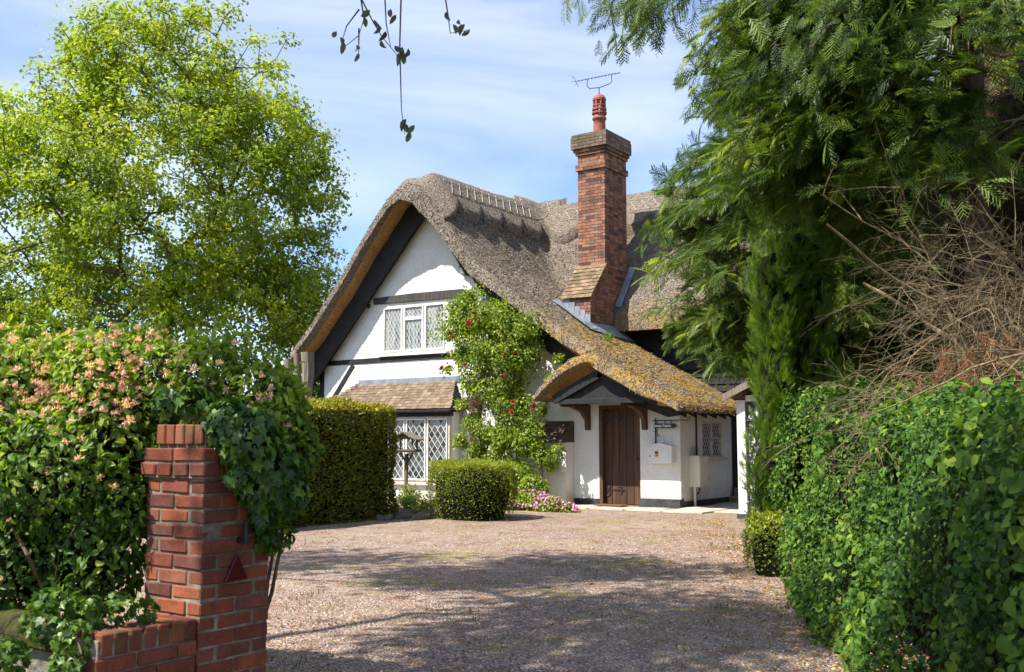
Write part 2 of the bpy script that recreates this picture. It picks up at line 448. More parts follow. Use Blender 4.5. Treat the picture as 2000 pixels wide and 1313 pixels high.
BRICK = [(.15, .036, .018), (.27, .065, .026), (.35, .10, .038), (.22, .052, .028), (.28, .10, .055), (.12, .034, .024)]
CBRICK = [(.09, .055, .05), (.30, .12, .07), (.42, .19, .10), (.14, .085, .075), (.45, .24, .14), (.26, .12, .085), (.38, .17, .10)]
M = dict(
    brick=m_brick('gate_brick', BRICK), brick_moss=m_brick('mossy_brick', BRICK, moss=.6),
    cbrick=m_brick('chimney_brick', CBRICK, scale=1.0), cbrick_s=m_brick('chimney_brick_joined', CBRICK, src='attr'),
    cbrick_cap=m_brick('weathered_cap_brick', [(.15, .11, .08), (.22, .17, .12), (.30, .23, .16), (.19, .13, .09)], moss=.5),
    mortar=m_mortar(), thatch=m_thatch(), straw=m_thatch('straw_ends', True, True), reed=m_reed(), white=m_white(), gravel=m_gravel(),
    black=m_plain('black_stained_timber', (.018, .017, .018), .7, .3, 0, .4, 6, .4, .004),
    blackold=m_wood('worn_black_timber', (.018, .017, .018), (.10, .092, .085)),
    whitepaint=m_plain('old_white_paint', (.72, .71, .67), .55, .35, 0, .12, 14, .2, .002),
    dirtpaint=m_plain('dirty_cream_paint', (.55, .50, .41), .7, .3, 0, .3, 12, .4, .003),
    creambox=m_plain('cream_enamel', (.66, .63, .55), .42, .45, 0, .07, 3, 0),
    mailbox=m_plain('white_enamel', (.74, .74, .72), .38, .5, 0, .05, 3, 0),
    lead=m_plain('lead_sheet', (.23, .26, .30), .5, .5, .25, .3, 5, .25, .006),
    cames=m_plain('leaded_cames', (.56, .57, .56), .5, .5, .0, .15, 20, 0),
    glass=m_glass(), glass_up=m_glass(True), iron=m_plain('wrought_iron', (.028, .027, .029), .5, .5, .4, .3, 20, .2, .002),
    door=m_wood('oak_door', (.028, .014, .009), (.21, .105, .055), (3, 3, .45), .6, True),
    doorframe=m_wood('oak_frame', (.04, .022, .014), (.16, .09, .055)),
    tile=m_brick('clay_tile', [(.17, .115, .08), (.235, .165, .115), (.28, .20, .14), (.22, .15, .105), (.30, .235, .17)], moss=.5),
    tile_moss=m_brick('mossy_tile', [(.19, .12, .075), (.25, .16, .10), (.30, .21, .13)], moss=1.0),
    tile_dark=m_brick('dark_tile', [(.10, .06, .05), (.14, .09, .075), (.19, .12, .10)]),
    pot=m_plain('terracotta_pot', (.27, .085, .065), .7, .3, 0, .25, 8, .3, .004),
    alu=m_plain('aerial_metal', (.14, .14, .15), .45, .5, .6, .2, 20, 0),
    stone=m_plain('paving_stone', (.42, .38, .31), .85, .2, 0, .3, 3, .5, .01),
    rock=m_plain('edging_rock', (.20, .18, .14), .9, .2, 0, .5, 5, .9, .03),
    plinth=m_plain('tarred_plinth', (.045, .05, .052), .75, .3, 0, .5, 7, .5, .006),
    woodgrey=m_wood('weathered_wood', (.09, .07, .05), (.34, .28, .21)),
    peel=m_peeling(), red=m_plain('red_reflector', (.07, .004, .007), .25, .6, 0, .15, 5, 0),
    yellow=m_plain('yellow_print', (.75, .42, .03), .5, .3, 0, .05, 5, 0),
    oakbark=m_bark('oak_bark'), conbark=m_bark('conifer_bark', (.045, .03, .022), (.15, .10, .075)),
    twig=m_bark('dead_twig', (.11, .078, .04), (.34, .26, .155), 3), soil=m_plain('soil', (.055, .038, .026), .95, .1, 0, .5, 6, .8, .03),
    ridge=m_thatch('ridge_thatch', False), spar=m_plain('hazel_spar', (.38, .34, .285), .8, .2, 0, .3, 9, 0),
    vine=m_bark('vine_bark', (.09, .06, .035), (.27, .19, .11), 2),
)
M['core'] = m_plain('inner_shade', (.016, .018, .009), .95, .05, 0, .6, 7, .9, .05)  # near-black solid inside foliage; its colour stands in for inner shade
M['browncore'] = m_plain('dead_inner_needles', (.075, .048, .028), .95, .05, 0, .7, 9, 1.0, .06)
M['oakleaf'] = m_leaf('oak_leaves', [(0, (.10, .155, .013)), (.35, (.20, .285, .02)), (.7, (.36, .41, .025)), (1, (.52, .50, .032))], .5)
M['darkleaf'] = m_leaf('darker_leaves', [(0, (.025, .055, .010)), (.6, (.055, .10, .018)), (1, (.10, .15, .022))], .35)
M['honeyleaf'] = m_leaf('honeysuckle_leaves', [(0, (.035, .085, .010)), (.45, (.10, .19, .015)), (.8, (.20, .30, .022)), (1, (.32, .39, .03))], .45, .5)
M['honeyleaf_o'] = m_leaf('honeysuckle_large_leaves', [(0, (.035, .085, .010)), (.45, (.10, .19, .015)), (.8, (.20, .30, .022)), (1, (.32, .39, .03))], .45, .5, src='obj')
M['ivy'] = m_leaf('ivy_leaves', [(0, (.022, .055, .010)), (.6, (.05, .115, .014)), (1, (.13, .22, .022))], .28, .42, .4)
M['ivy_o'] = m_leaf('ivy_large_leaves', [(0, (.022, .055, .010)), (.6, (.05, .115, .014)), (1, (.13, .22, .022))], .28, .42, .4, src='obj')
M['privet'] = m_leaf('hedge_leaves', [(0, (.018, .05, .012)), (.45, (.052, .122, .018)), (.8, (.115, .215, .026)), (.95, (.24, .33, .035)), (1, (.28, .18, .06))], .34, .58, .2)
M['privet_o'] = m_leaf('hedge_large_leaves', [(0, (.018, .05, .012)), (.45, (.052, .122, .018)), (.8, (.115, .215, .026)), (.95, (.24, .33, .035)), (1, (.28, .18, .06))], .34, .58, .2, src='obj')
M['yew'] = m_leaf('yew_needles', [(0, (.05, .072, .008)), (.5, (.13, .15, .014)), (.85, (.32, .29, .02)), (1, (.48, .40, .025))], .3, .5)
M['box'] = m_leaf('box_leaves', [(0, (.07, .10, .010)), (.5, (.18, .23, .02)), (1, (.38, .42, .04))], .35, .4)
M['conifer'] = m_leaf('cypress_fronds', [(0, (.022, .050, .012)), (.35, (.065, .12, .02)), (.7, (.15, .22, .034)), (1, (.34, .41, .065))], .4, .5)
M['conbright'] = m_leaf('fresh_cypress_fronds', [(0, (.07, .13, .015)), (.6, (.15, .25, .028)), (1, (.25, .36, .04))], .45, .5)
M['rose'] = m_leaf('rose_leaves', [(0, (.08, .14, .015)), (.5, (.19, .28, .025)), (1, (.38, .43, .04))], .4, .4)
M['petal_red'] = m_leaf('red_petals', [(0, (.16, .004, .012)), (1, (.42, .008, .03))], .2, .5, src='obj')
M['petal_pink'] = m_leaf('pink_petals', [(0, (.36, .11, .30)), (.5, (.60, .22, .48)), (1, (.80, .45, .62))], .3, .5)
M['honeyfl'] = m_leaf('honeysuckle_flowers', [(0, (.66, .26, .34)), (.28, (.80, .52, .50)), (.5, (.85, .62, .22)), (.75, (.88, .80, .58)), (.9, (.85, .55, .30)), (1, (.66, .28, .42))], .3, .5)
M['copper'] = m_leaf('overhanging_leaves', [(0, (.035, .04, .016)), (.6, (.06, .075, .02)), (1, (.085, .055, .04))], .3, .4)
M['deadfrond'] = m_leaf('dying_fronds', [(0, (.045, .032, .018)), (.6, (.12, .085, .045)), (.85, (.20, .14, .075)), (1, (.10, .13, .03))], .25, .6)
M['needles'] = m_leaf('browned_fronds', [(0, (.16, .06, .025)), (1, (.32, .14, .06))], .2, .6)
M['grass'] = m_leaf('grass_blades', [(0, (.05, .09, .015)), (1, (.16, .20, .03))], .3, .5)
M['litter'] = m_leaf('fallen_leaves', [(0, (.16, .07, .03)), (.5, (.36, .18, .07)), (1, (.60, .40, .16))], .15, .6)

# ================================================================== THE SETTING
def sheet(name, poly, z, mat, grid=None):
    return tag(MB().add([(x, y, z) for x, y in poly], [tuple(range(len(poly)))]).build(name, mat), kind='structure')
t = NT('rough_grass_ground'); p_ = t.new('ShaderNodeNewGeometry').outputs['Position']
t.set(t.mix(t.ramp(t.noise(p_, 1.5, 6, .7), [(.4, 0.), (.6, 1.)]), (.05, .07, .018), (.10, .085, .04)), .95, .1); t.bump(t.noise(p_, 12, 5, .7), 1., .05)
sheet('ground', [(-420, -300), (420, -300), (420, 420), (-420, 420)], 0.0, t.m)
drv = [(-1.75, -1.5), (2.4, -1.5), (2.4, 4), (3.1, 9), (3.4, 12.5), (4.6, 14.5), (6.0, 17.6), (6.3, 24.5), (-3, 24.5), (-6, 19.5), (-6.5, 16.2), (-7.2, 12.0), (-6.6, 8.2), (-3.2, 6.4), (-1.95, 4.9)]
# gently uneven gravel sheet
gx, gy = np.meshgrid(np.linspace(-8.5, 6.5, 260), np.linspace(-1.5, 25, 400), indexing='ij')
from math import inf
def inpoly(x, y, poly):
    r = np.zeros(x.shape, bool); n = len(poly)
    for i in range(n):
        x0, y0 = poly[i]; x1, y1 = poly[(i+1) % n]
        c = ((y0 > y) != (y1 > y)) & (x < (x1-x0)*(y-y0)/(y1-y0+1e-12)+x0); r ^= c
    return r
def hump(l, f): return .006+.022*(vnoise(np.stack([l, f, l*0], -1), .9))+.012*vnoise(np.stack([l, f, l*0+5], -1), 4.0)
ins = inpoly(gx, gy, drv); G = Wn(np.stack([gx, gy, hump(gx, gy)], -1))
idx = np.arange(gx.size).reshape(gx.shape)
cell = ins[:-1, :-1] & ins[1:, 1:] & ins[1:, :-1] & ins[:-1, 1:]
Fq = np.stack([idx[:-1, :-1], idx[1:, :-1], idx[1:, 1:], idx[:-1, 1:]], -1)[cell]
tag(link_mesh('gravel_drive', np_mesh('gravel_drive', G.reshape(-1, 3), Fq, M['gravel'], smooth=True)), kind='structure')

# loose stones
n = 44000
fw = 5.2+10.5*rng.random(n)**1.5; la = (rng.random(n)-.5)*2*(fw*.52)
ok = inpoly(la, fw, drv); la, fw = la[ok], fw[ok]; n = len(la)
octv = [(1, 0, 0), (-1, 0, 0), (0, 1, 0), (0, -1, 0), (0, 0, .7), (0, 0, -.7)]
octf = [(0, 2, 4), (2, 1, 4), (1, 3, 4), (3, 0, 4), (2, 0, 5), (1, 2, 5), (3, 1, 5), (0, 3, 5)]
sz = (.0035+.0065*rng.random(n)**2.5)*(1+fw*.02)
P = Wn(np.stack([la, fw, hump(la, fw)+sz*.25], -1))
mm_ = rot_frames(unit(rng.normal(size=(n, 3))*[1, 1, .3]), np.tile([[0, 0, 1.]], (n, 1)))
V, F, R_ = scatter(octv, octf, P, mm_, np.stack([sz*(.8+.6*rng.random(n)), sz*(.7+.5*rng.random(n)), sz*.8], -1))
t = NT('pebbles'); r_ = t.attr(); t.set(t.ramp(r_, [(0, (.12, .09, .075)), (.35, (.30, .22, .185)), (.65, (.44, .345, .30)), (.9, (.58, .51, .46)), (1, (.72, .67, .63))]), .85, .25)
tag(link_mesh('loose_gravel', np_mesh('loose_gravel', V, F, t.m, R_)), kind='stuff', label='loose pinkish grey stones lying over the drive', cat='gravel')
# fallen leaves
n = 9000
fw = 4.6+13.5*rng.random(n)**1.3; side = rng.random(n)
la = np.where(side < .5, 2.0+.09*fw-np.abs(rng.normal(size=n))*.55, np.where(side < .7, -1.4-.2*fw+np.abs(rng.normal(size=n))*.8, (rng.random(n)-.5)*fw*.8))
ok = inpoly(la, fw, drv); la, fw = la[ok], fw[ok]; n = len(la)
P = Wn(np.stack([la, fw, hump(la, fw)+.012], -1))
Nn = unit(np.array([[0, 0, 1.]])+rng.normal(size=(n, 3))*.3); D = rng.normal(size=(n, 3)); D[:, 2] *= .2
TV, TF = leaf_simple(.6, .15); V, F, R_ = scatter(TV, TF, P, rot_frames(D, Nn), .016+.028*rng.random(n))
tag(link_mesh('leaf_litter', np_mesh('leaf_litter', V, F, M['litter'], R_)), kind='stuff', label='dry brown leaves scattered over the gravel', cat='leaf litter')

# ================================================================== COTTAGE
WY = 19.15                                   # plane of the front wall
EX = -9.02                                   # plane of the end wall
cottage = thing('cottage', 'white painted timber framed cottage under a long brown thatched roof', 'cottage', (0, 0, 0))
px_ = np.array([-20.0, -19.0, -18.0, -17.2, -16.6, -16.2, -15.76, -15.35, -14.9, -14.26, -13.74, -13.0, -12.43, -11.7, -11.3, -10.4, -9.6, -9.0, -8.55])
pz_ = np.array([3.40, 4.36, 5.46, 6.46, 7.12, 7.50, 7.72, 7.56, 7.00, 6.08, 5.42, 4.90, 4.50, 3.97, 3.68, 3.17, 2.74, 2.40, 2.12])
xs_ = np.linspace(-20.6, -8, 1261); zs_ = np.interp(xs_, px_, pz_)
zs_[xs_ < -20] = 3.40-(-20-xs_[xs_ < -20])*.9; zs_[xs_ > -8.55] = 2.12-(xs_[xs_ > -8.55]+8.55)*.6
ker = np.hanning(41); ker /= ker.sum(); zs_ = np.convolve(np.pad(zs_, 20, 'edge'), ker, 'valid')
th_ = np.arctan(np.abs(np.gradient(zs_, xs_)))
def zwing(x, y=None):
    z = np.interp(x, xs_, zs_)
    if y is not None: z = z+np.clip((y-21.5)/2.5, 0, 1)*.12*np.exp(-((x+15.76)/1.0)**2)
    return z
def Tw(x): return .40/np.cos(np.interp(x, xs_, th_))
def zmain(y): s = np.abs(y-24.0); return 7.76-1.37*(np.sqrt(s*s+.3**2)-.3)
def smax(a, b, k=.35): h = np.clip(.5+.5*(a-b)/k, 0, 1); return b+(a-b)*h+k*h*(1-h)
def sstep(a, b, x): t = np.clip((x-a)/(b-a), 0, 1); return t*t*(3-2*t)
def yfront(x): return 18.42-.50*sstep(-10.95, -10.25, x)+.16*sstep(-9.3, -8.6, x)-.24*np.exp(-((x+15.80)/.85)**2)
def edge_shape(raw, e, T, k=.62, lead=.55, rr=.20):
    d = np.clip(e/rr, 0, 1)
    top = raw-k*T*(1-np.sqrt(np.clip(1-(1-d)**2, 0, 1)))
    bot = raw-T*(k+(1-k)*np.clip(e/lead, 0, 1)); return top, bot
thatch_n = lambda x, y, z: .035*(vnoise(np.stack([x, y, z], -1), 1.6)-.5)+.022*(vnoise(np.stack([x, y, z], -1), 9)-.5)+.02*(vnoise(np.stack([x*1.0, y*1.0, z], -1), 24)-.5)
def hf_mesh(X, Y, top, bot, keep):
    """closed shell of top and bottom height fields"""
    ni, nj = X.shape; id_ = np.arange(ni*nj).reshape(ni, nj)
    V = np.concatenate([np.stack([X, Y, top], -1).reshape(-1, 3), np.stack([X, Y, bot], -1).reshape(-1, 3)])
    q = np.stack([id_[:-1, :-1], id_[1:, :-1], id_[1:, 1:], id_[:-1, 1:]], -1)[keep]
    return V, q, q[:, ::-1]+ni*nj
def edges_ease(a, b, n, p=1.0, ends=(True, True)):
    u = np.linspace(0, 1, n); return a+(b-a)*u
topV, topF, botV, botF, botE = [], [], [], [], []
def add_hf(X, Y, top, bot, e, keep=None):
    if keep is None: keep = np.ones((X.shape[0]-1, X.shape[1]-1), bool)
    V, ft, fb = hf_mesh(X, Y, top, bot, keep); o = sum(len(v) for v in topV)
    topV.append(V); topF.append(ft+o); botF.append(fb+o); botE.append(e[:-1, :-1][keep] < .17)
def sdist(v, lo, hi): return np.minimum(v-lo, hi-v)
def yspace(n): return None
# A1: wing, x -20..-12.3, y front..26.6
def fine_u(n, a=.22, na=12):      # fine spacing near 0
    return np.concatenate([np.linspace(0, a, na)**1.0*np.linspace(.05, 1, na), np.linspace(a, 1, n)[1:]*1.0])
xa = np.concatenate([[-19.62, -19.61, -19.58, -19.52, -19.45], np.linspace(-19.38, -12.3, 165)])
def top_raw_A(X, Y): return smax(zwing(X, Y), zmain(Y))
def ridge_dip(X, Y, yf): return .34*np.exp(-((X+15.76)/.9)**2)*np.clip(1-(Y-yf)/.95, 0, 1)**2
yu = np.concatenate([[0, .006, .02, .045, .09, .14, .2, .27, .35, .44, .55], np.linspace(.62, 8.18, 150)])
X, U_ = np.meshgrid(xa, yu, indexing='ij'); YF = yfront(X); Y = YF+U_
raw = top_raw_A(X, Y)-ridge_dip(X, Y, YF)
e = np.minimum(U_, X+19.62); T_ = np.where(zmain(Y) > zwing(X), .7, Tw(X))
tp, bt = edge_shape(raw, e, T_)
tp = tp+thatch_n(X, Y, tp)*np.clip(e/.05, 0, 1); add_hf(X, Y, tp, bt, e)
# A2: main range x -12.3..-3, y 21.25..26.6
xb = np.linspace(-12.3, -2.6, 180); yb = np.concatenate([[21.25, 21.256, 21.27, 21.3, 21.35, 21.42, 21.5], np.linspace(21.58, 26.6, 95)])
X, Y = np.meshgrid(xb, yb, indexing='ij'); raw = top_raw_A(X, Y)
e = Y-21.25; w = sstep(-12.3, -11.7, X); tp, bt = edge_shape(raw, e, .7, .6); tp = raw*(1-w)+tp*w
tp = tp+thatch_n(X, Y, tp)*np.clip(e/.05, 0, 1); add_hf(X, Y, tp, bt, e)
# B: catslide
xc = np.concatenate([np.linspace(-12.3, -8.75, 86), [-8.7, -8.65, -8.61, -8.58, -8.56, -8.55]])
yu = np.concatenate([[0, .006, .02, .045, .09, .14, .2, .27, .35, .44], np.linspace(.52, 1, 0)])
U0 = np.array([0, .006, .02, .045, .09, .14, .2, .27, .35, .44]); nB = 62
X = np.repeat(xc[:, None], 10+nB, 1); YF = yfront(X)[:, :1]
Y = np.concatenate([YF+U0[None], YF+.44+(21.5-YF-.44)*np.linspace(0, 1, nB+1)[None, 1:]], 1); YFF = np.repeat(YF, Y.shape[1], 1)
w = 1-sstep(-12.3, -11.6, X); zw = zwing(X, Y); raw = zw*(1-w)+smax(zw, zmain(Y))*w
e = np.minimum(Y-YFF, -8.55-X); tp, bt = edge_shape(raw, e, Tw(X)*(1-.42*sstep(-9.5, -8.6, X)), .60)
tp = tp+thatch_n(X, Y, tp)*np.clip(e/.05, 0, 1); add_hf(X, Y, tp, bt, e)
# C: left cheek of the porch hood
xd = np.concatenate([[-11.86, -11.85, -11.83, -11.80, -11.76, -11.71], np.linspace(-11.66, -10.08, 44)])
X = np.repeat(xd[:, None], 10+24, 1); YF = 17.92+.10*sstep(-11.2, -12.0, X)[:, :1]
Y = np.concatenate([YF+U0[None], YF+.44+(19.2-YF-.44)*np.linspace(0, 1, 25)[None, 1:]], 1); YFF = np.repeat(YF, Y.shape[1], 1)
uu = (X+11.86)/1.50; raw = 2.44+.76*np.sin(np.clip(uu, 0, 1)*PI*.5); wv = sstep(-10.70, -10.15, X); raw = raw*(1-wv)+(zwing(X)+.010)*wv
e = np.minimum(Y-YFF, X+11.86); tp, bt = edge_shape(raw, e, .40, .55, .5)
tp = tp+thatch_n(X, Y, tp)*np.clip(e/.05, 0, 1); add_hf(X, Y, tp, bt, e)
V = np.concatenate(topV)
me = np_mesh('thatched_roof', V, np.concatenate(topF+botF), M['thatch'], smooth=True)
me.materials.append(M['reed'])
nt = sum(len(f) for f in topF); me.polygons.foreach_set('material_index', np.concatenate([np.zeros(nt, np.int32), 1-np.concatenate(botE).astype(np.int32)]))
roof = link_mesh('thatched_roof', me, cottage)

# stubble of loose straw ends on the thatch
Ft = np.concatenate(topF); A_ = V[Ft[:, 0]]; B_ = V[Ft[:, 1]]; C_ = V[Ft[:, 2]]; D_ = V[Ft[:, 3]]
nrm = np.cross(C_-A_, D_-B_); ar = np.linalg.norm(nrm, axis=1); nrm = nrm/(ar[:, None]+1e-9)
nrm[nrm[:, 2] < 0] *= -1
ar[A_[:, 1] > 25] = 0
pick = rng.choice(len(Ft), 90000, p=ar/ar.sum()); u1, u2 = rng.random((2, len(pick), 1))
P = A_[pick]*(1-u1)*(1-u2)+B_[pick]*u1*(1-u2)+C_[pick]*u1*u2+D_[pick]*(1-u1)*u2
Nn = nrm[pick]; down = np.cross(np.cross(Nn, [[0, 0, -1.]]), Nn)
D = unit(unit(down+1e-6)*.9+Nn*.55+rng.normal(size=P.shape)*.35)
TV = [(-.5, 0, 0), (.5, 0, 0), (0, 1, 0)]; TF = [(0, 1, 2)]
L = .030+.045*rng.random(len(P))
Vs, Fs, Rs = scatter(TV, TF, P-Nn*.004, rot_frames(D, unit(rng.normal(size=P.shape)+Nn)), np.stack([.016+.014*rng.random(len(P)), L, L], -1))
o = link_mesh('straw_stubble', np_mesh('straw_stubble', Vs, Fs, M['straw'], Rs), roof); tag(o, kind='stuff')

# ridge cap with scalloped edge and hazel spars
def ridge_cap(pt, s0, s1, n, off, width, peri, phase):
    """pt(s, q) surface point, q signed distance from the ridge; builds a scalloped mat both sides"""
    ss = np.linspace(s0, s1, n)
    def dd(s):
        ph = (s+phase)/peri % 1.0
        return width+.24*(1-np.abs(1-2*ph)**2.2)
    nq = 15
    Vv, Ff = [], []
    for sgn in (1, -1):
        q = np.linspace(0, 1, nq)[None]*dd(ss)[:, None]*sgn
        Pp = pt(np.repeat(ss[:, None], nq, 1), q); Pp[..., 2] += off*(sstep(18.42, 19.0, Pp[..., 1]))*(.45+1.35*np.clip(np.abs(q)/.45, 0, 1))+thatch_n(Pp[..., 0], Pp[..., 1], Pp[..., 2])*.8
        edge = pt(ss[:, None], q[:, -1:]*.90); edge[..., 2] -= .04
        Pp = np.concatenate([Pp, edge], 1); b = sum(len(v) for v in Vv)
        idd = np.arange(Pp.shape[0]*Pp.shape[1]).reshape(Pp.shape[:2])+b
        Vv.append(Pp.reshape(-1, 3)); Ff.append(np.stack([idd[:-1, :-1], idd[1:, :-1], idd[1:, 1:], idd[:-1, 1:]], -1).reshape(-1, 4))
    return np.concatenate(Vv), np.concatenate(Ff), dd
def pt_wing(s, q):
    X = -15.76+q; YF = yfront(X); raw = top_raw_A(X, s)-ridge_dip(X, s, YF)
    e = s-YF; tp, _ = edge_shape(raw, np.maximum(e, 0), Tw(X)); return np.stack([X, s, tp], -1)
def pt_main(s, q):
    Y = 24.0+q; return np.stack([s, Y, top_raw_A(s, Y)], -1)
V1, F1, d1 = ridge_cap(pt_wing, 18.50, 24.0, 220, .20, .98, .92, .1)
V2, F2, d2 = ridge_cap(pt_main, -15.7, -3.0, 320, .22, .98, 1.02, .32)
cap = link_mesh('ridge_cap', np_mesh('ridge_cap', np.concatenate([V1, V2]), np.concatenate([F1, F2+len(V1)]), M['ridge'], smooth=True), cottage)
stick = MB().tube([(0, 0, -.5), (0, 0, .5)], 1.0, 5).mesh('hazel_spar', M['spar'])
def spar(pf, a, b, off, r=.0085):
    A = pf(np.array(a[0]), np.array(a[1])); B = pf(np.array(b[0]), np.array(b[1])); A[2] += off-.155+.30*min(abs(a[1])/.45, 1); B[2] += off-.155+.30*min(abs(b[1])/.45, 1)
    A, B = Vector(A), Vector(B); o = link_mesh('hazel_spar', stick, cap, (A+B)/2); o.rotation_euler = (B-A).to_track_quat('Z', 'Y').to_euler(); o.scale = (r, r, (B-A).length*1.02)
for pf, s0, s1, st, off, wid in ((pt_wing, 19.1, 23.5, .31, .235, .86), (pt_main, -14.3, -9.8, .33, .255, .90)):
    s = s0
    rows = [(.06, .36), (.36, .63), (.63, .90)]
    while s < s1:
        e1 = s+st
        sg = (1,) if pf is pt_wing else (-1,)
        for g in sg:
            for qa, qb in rows:
                spar(pf, (s, g*qa), (e1, g*qb), off); spar(pf, (s, g*qb), (e1, g*qa), off+.008)
            for q in (.06, .63, .90): spar(pf, (s-.02, g*q), (e1+.02, g*q), off+.012, .008)
        s += st

# ---- walls: a backing slab in strips with openings, and a course-laid skin of painted bricks
def under(x): return float(np.interp(x, xs_, zs_)-Tw(x)*.97)
def holes_at(x, holes): return sorted((z0, z1) for x0, x1, z0, z1 in holes if x0-1e-6 <= x <= x1+1e-6)
def wall_y(name, x0, x1, topf, holes, y, thick=.3, parent=cottage, mat=None):
    bp = sorted(set([x0, x1]+[v for h in holes for v in h[:2]])); mb = MB()
    xs = []
    for a, b in zip(bp[:-1], bp[1:]):
        k = max(1, int((b-a)/.12)); xs += [a+(b-a)*i/k for i in range(k)]
    xs.append(bp[-1])
    for a, b in zip(xs[:-1], xs[1:]):
        m_ = (a+b)/2; z = 0.0; ta, tb = topf(a), topf(b)
        for h0, h1 in holes_at(m_, holes)+[(None, None)]:
            if h0 is None:
                mb.prism([(a, z), (b, z), (b, max(tb, z+.01)), (a, max(ta, z+.01))], y, y+thick)
            else:
                if h0 > z: mb.prism([(a, z), (b, z), (b, h0), (a, h0)], y, y+thick)
                z = h1
    return mb.build(name, mat or M['white'], parent)
def skin_bricks(name, x0, x1, z0, topf, holes, plane, axis, parent, proud=.0016, mat=None, out=-1):
    parts = []; c = 0; z = z0
    boxV = np.array([(x, y, zz) for zz in (0, 1) for y in (0, 1) for x in (0, 1)], float); boxF = np.array([(0, 2, 3, 1), (4, 5, 7, 6), (0, 1, 5, 4), (2, 6, 7, 3), (0, 4, 6, 2), (1, 3, 7, 5)])
    Vv = []
    while z < z0+9:
        x = x0-(.1125 if c % 2 else 0)
        while x < x1:
            a, b = max(x, x0)+.0035, min(x+.225, x1)-.0035; m_ = (a+b)/2
            segs = [(a, b)]
            for h in holes:
                if h[2] < z+.04 < h[3]:
                    ns = []
                    for p, q in segs:
                        if q <= h[0] or p >= h[1]: ns.append((p, q)); continue
                        if p < h[0]: ns.append((p, h[0]-.002))
                        if q > h[1]: ns.append((h[1]+.002, q))
                    segs = ns
            for p, q in segs:
                if q-p > .02 and z+.07 < topf((p+q)/2):
                    pr = .0042+proud*random.uniform(-.6, 1.6); zz0, zz1 = z+.004, z+.071
                    if axis == 'y': lo, hi = (p, plane-pr if out < 0 else plane-.02, zz0), (q, plane+.02 if out < 0 else plane+pr, zz1)
                    else: lo, hi = (plane-.02, p, zz0), (plane+pr, q, zz1)
                    bv = np.array(lo)+boxV*(np.array(hi)-np.array(lo)); bv += rng.normal(size=bv.shape)*.0007; Vv.append(bv)
            x += .225
        z += .075; c += 1
        if z > 8: break
    Vv = np.array(Vv); nB_ = len(Vv); Ff = (np.arange(nB_)*8)[:, None, None]+boxF[None]
    o = link_mesh(name, np_mesh(name, Vv.reshape(-1, 3), Ff.reshape(-1, 4), mat or M['white'], np.repeat(rng.random(nB_), 6)), parent); tag(o, kind='stuff'); return o

DOOR = (-10.90, -9.93, 0.0, 2.14)
UPW = (-17.10, -15.05, 3.52, 4.74)
gholes = [DOOR, UPW]
gtop = lambda x: min(under(x), 6.95+1.085*(x+15.56)+.1, 7.0)
wall = wall_y('front_wall', -19.2, EX, gtop, gholes, WY)
skin_bricks('painted_brick', -19.2, EX, 0, gtop, gholes, WY, 'y', wall)
# end wall (faces the yard) with the small window
EW = (20.22, 21.28, 1.03, 1.80)
mb = MB()
ys = [WY+.3, EW[0], EW[1], 21.9]
mb.box(EX-.3, EX, ys[0], ys[1], 0, 2.12); mb.box(EX-.3, EX, ys[1], ys[2], 0, EW[2]); mb.box(EX-.3, EX, ys[1], ys[2], EW[3], 2.12); mb.box(EX-.3, EX, ys[2], ys[3], 0, 2.12)
mb.box(EX-.3, EX-.001, WY+.001, WY+.3, 0, 2.12)
ewall = mb.build('end_wall', M['white'], cottage)
skin_bricks('painted_brick', WY, 21.9, 0, lambda v: 2.12, [(EW[0], EW[1], EW[2], EW[3])], EX, 'x', ewall)
# hidden sides: left wall, back wall of wing, main range walls (black boards)
MB().box(-19.2, -18.95, WY+.3, 26, 0, 3.7).build('side_wall', M['white'], cottage)
MB().box(-19.2, -3.2, 26.0, 26.25, 0, 4.3).build('rear_wall', M['white'], cottage)
bw = MB().box(EX-3.6, -3.2, 21.95, 22.2, 0, 5.0).build('upper_wall', M['black'], cottage)
for k in range(16):
    z = 2.0+k*.17
    MB().prism([(21.93-.028, z), (21.95, z), (21.95, z+.175), (21.93, z+.175)], EX-3.5, -3.25, 'x').build('weatherboard', M['black'], bw)
# timber framing on the front
def beam(name, pts, y0, y1, mat, parent=cottage, bevel=.006): return MB().prism(pts, y0, y1).build(name, mat, parent, bevel=bevel)
def strip(a, b, w):
    (x0, z0), (x1, z1) = a, b; L = math.hypot(x1-x0, z1-z0); nx, nz = -(z1-z0)/L*w/2, (x1-x0)/L*w/2
    return [(x0-nx, z0-nz), (x1-nx, z1-nz), (x1+nx, z1+nz), (x0+nx, z0+nz)]
beam('lintel_beam', [(-17.36, 4.80), (-14.55, 4.77), (-14.55, 4.97), (-16.2, 4.99), (-17.36, 4.96)], WY-.05, WY-.002, M['blackold'])
beam('bressummer', [(-19.05, 3.32), (-16.0, 3.34), (-12.9, 3.34), (-12.9, 3.45), (-17.1, 3.46), (-19.05, 3.44)], WY-.03, WY-.002, M['black'])
beam('diagonal_brace', strip((-18.75, 2.45), (-18.05, 3.31), .13), WY-.022, WY-.003, M['black'])
beam('corner_post', [(-19.22, 0), (-19.07, 0), (-19.07, 3.32), (-19.22, 3.4)], WY-.03, WY+.1, M['black'])
beam('wall_post', [(-13.12, 1.7), (-12.90, 1.7), (-12.90, 3.33), (-13.12, 3.33)], WY-.035, WY-.002, M['black'])
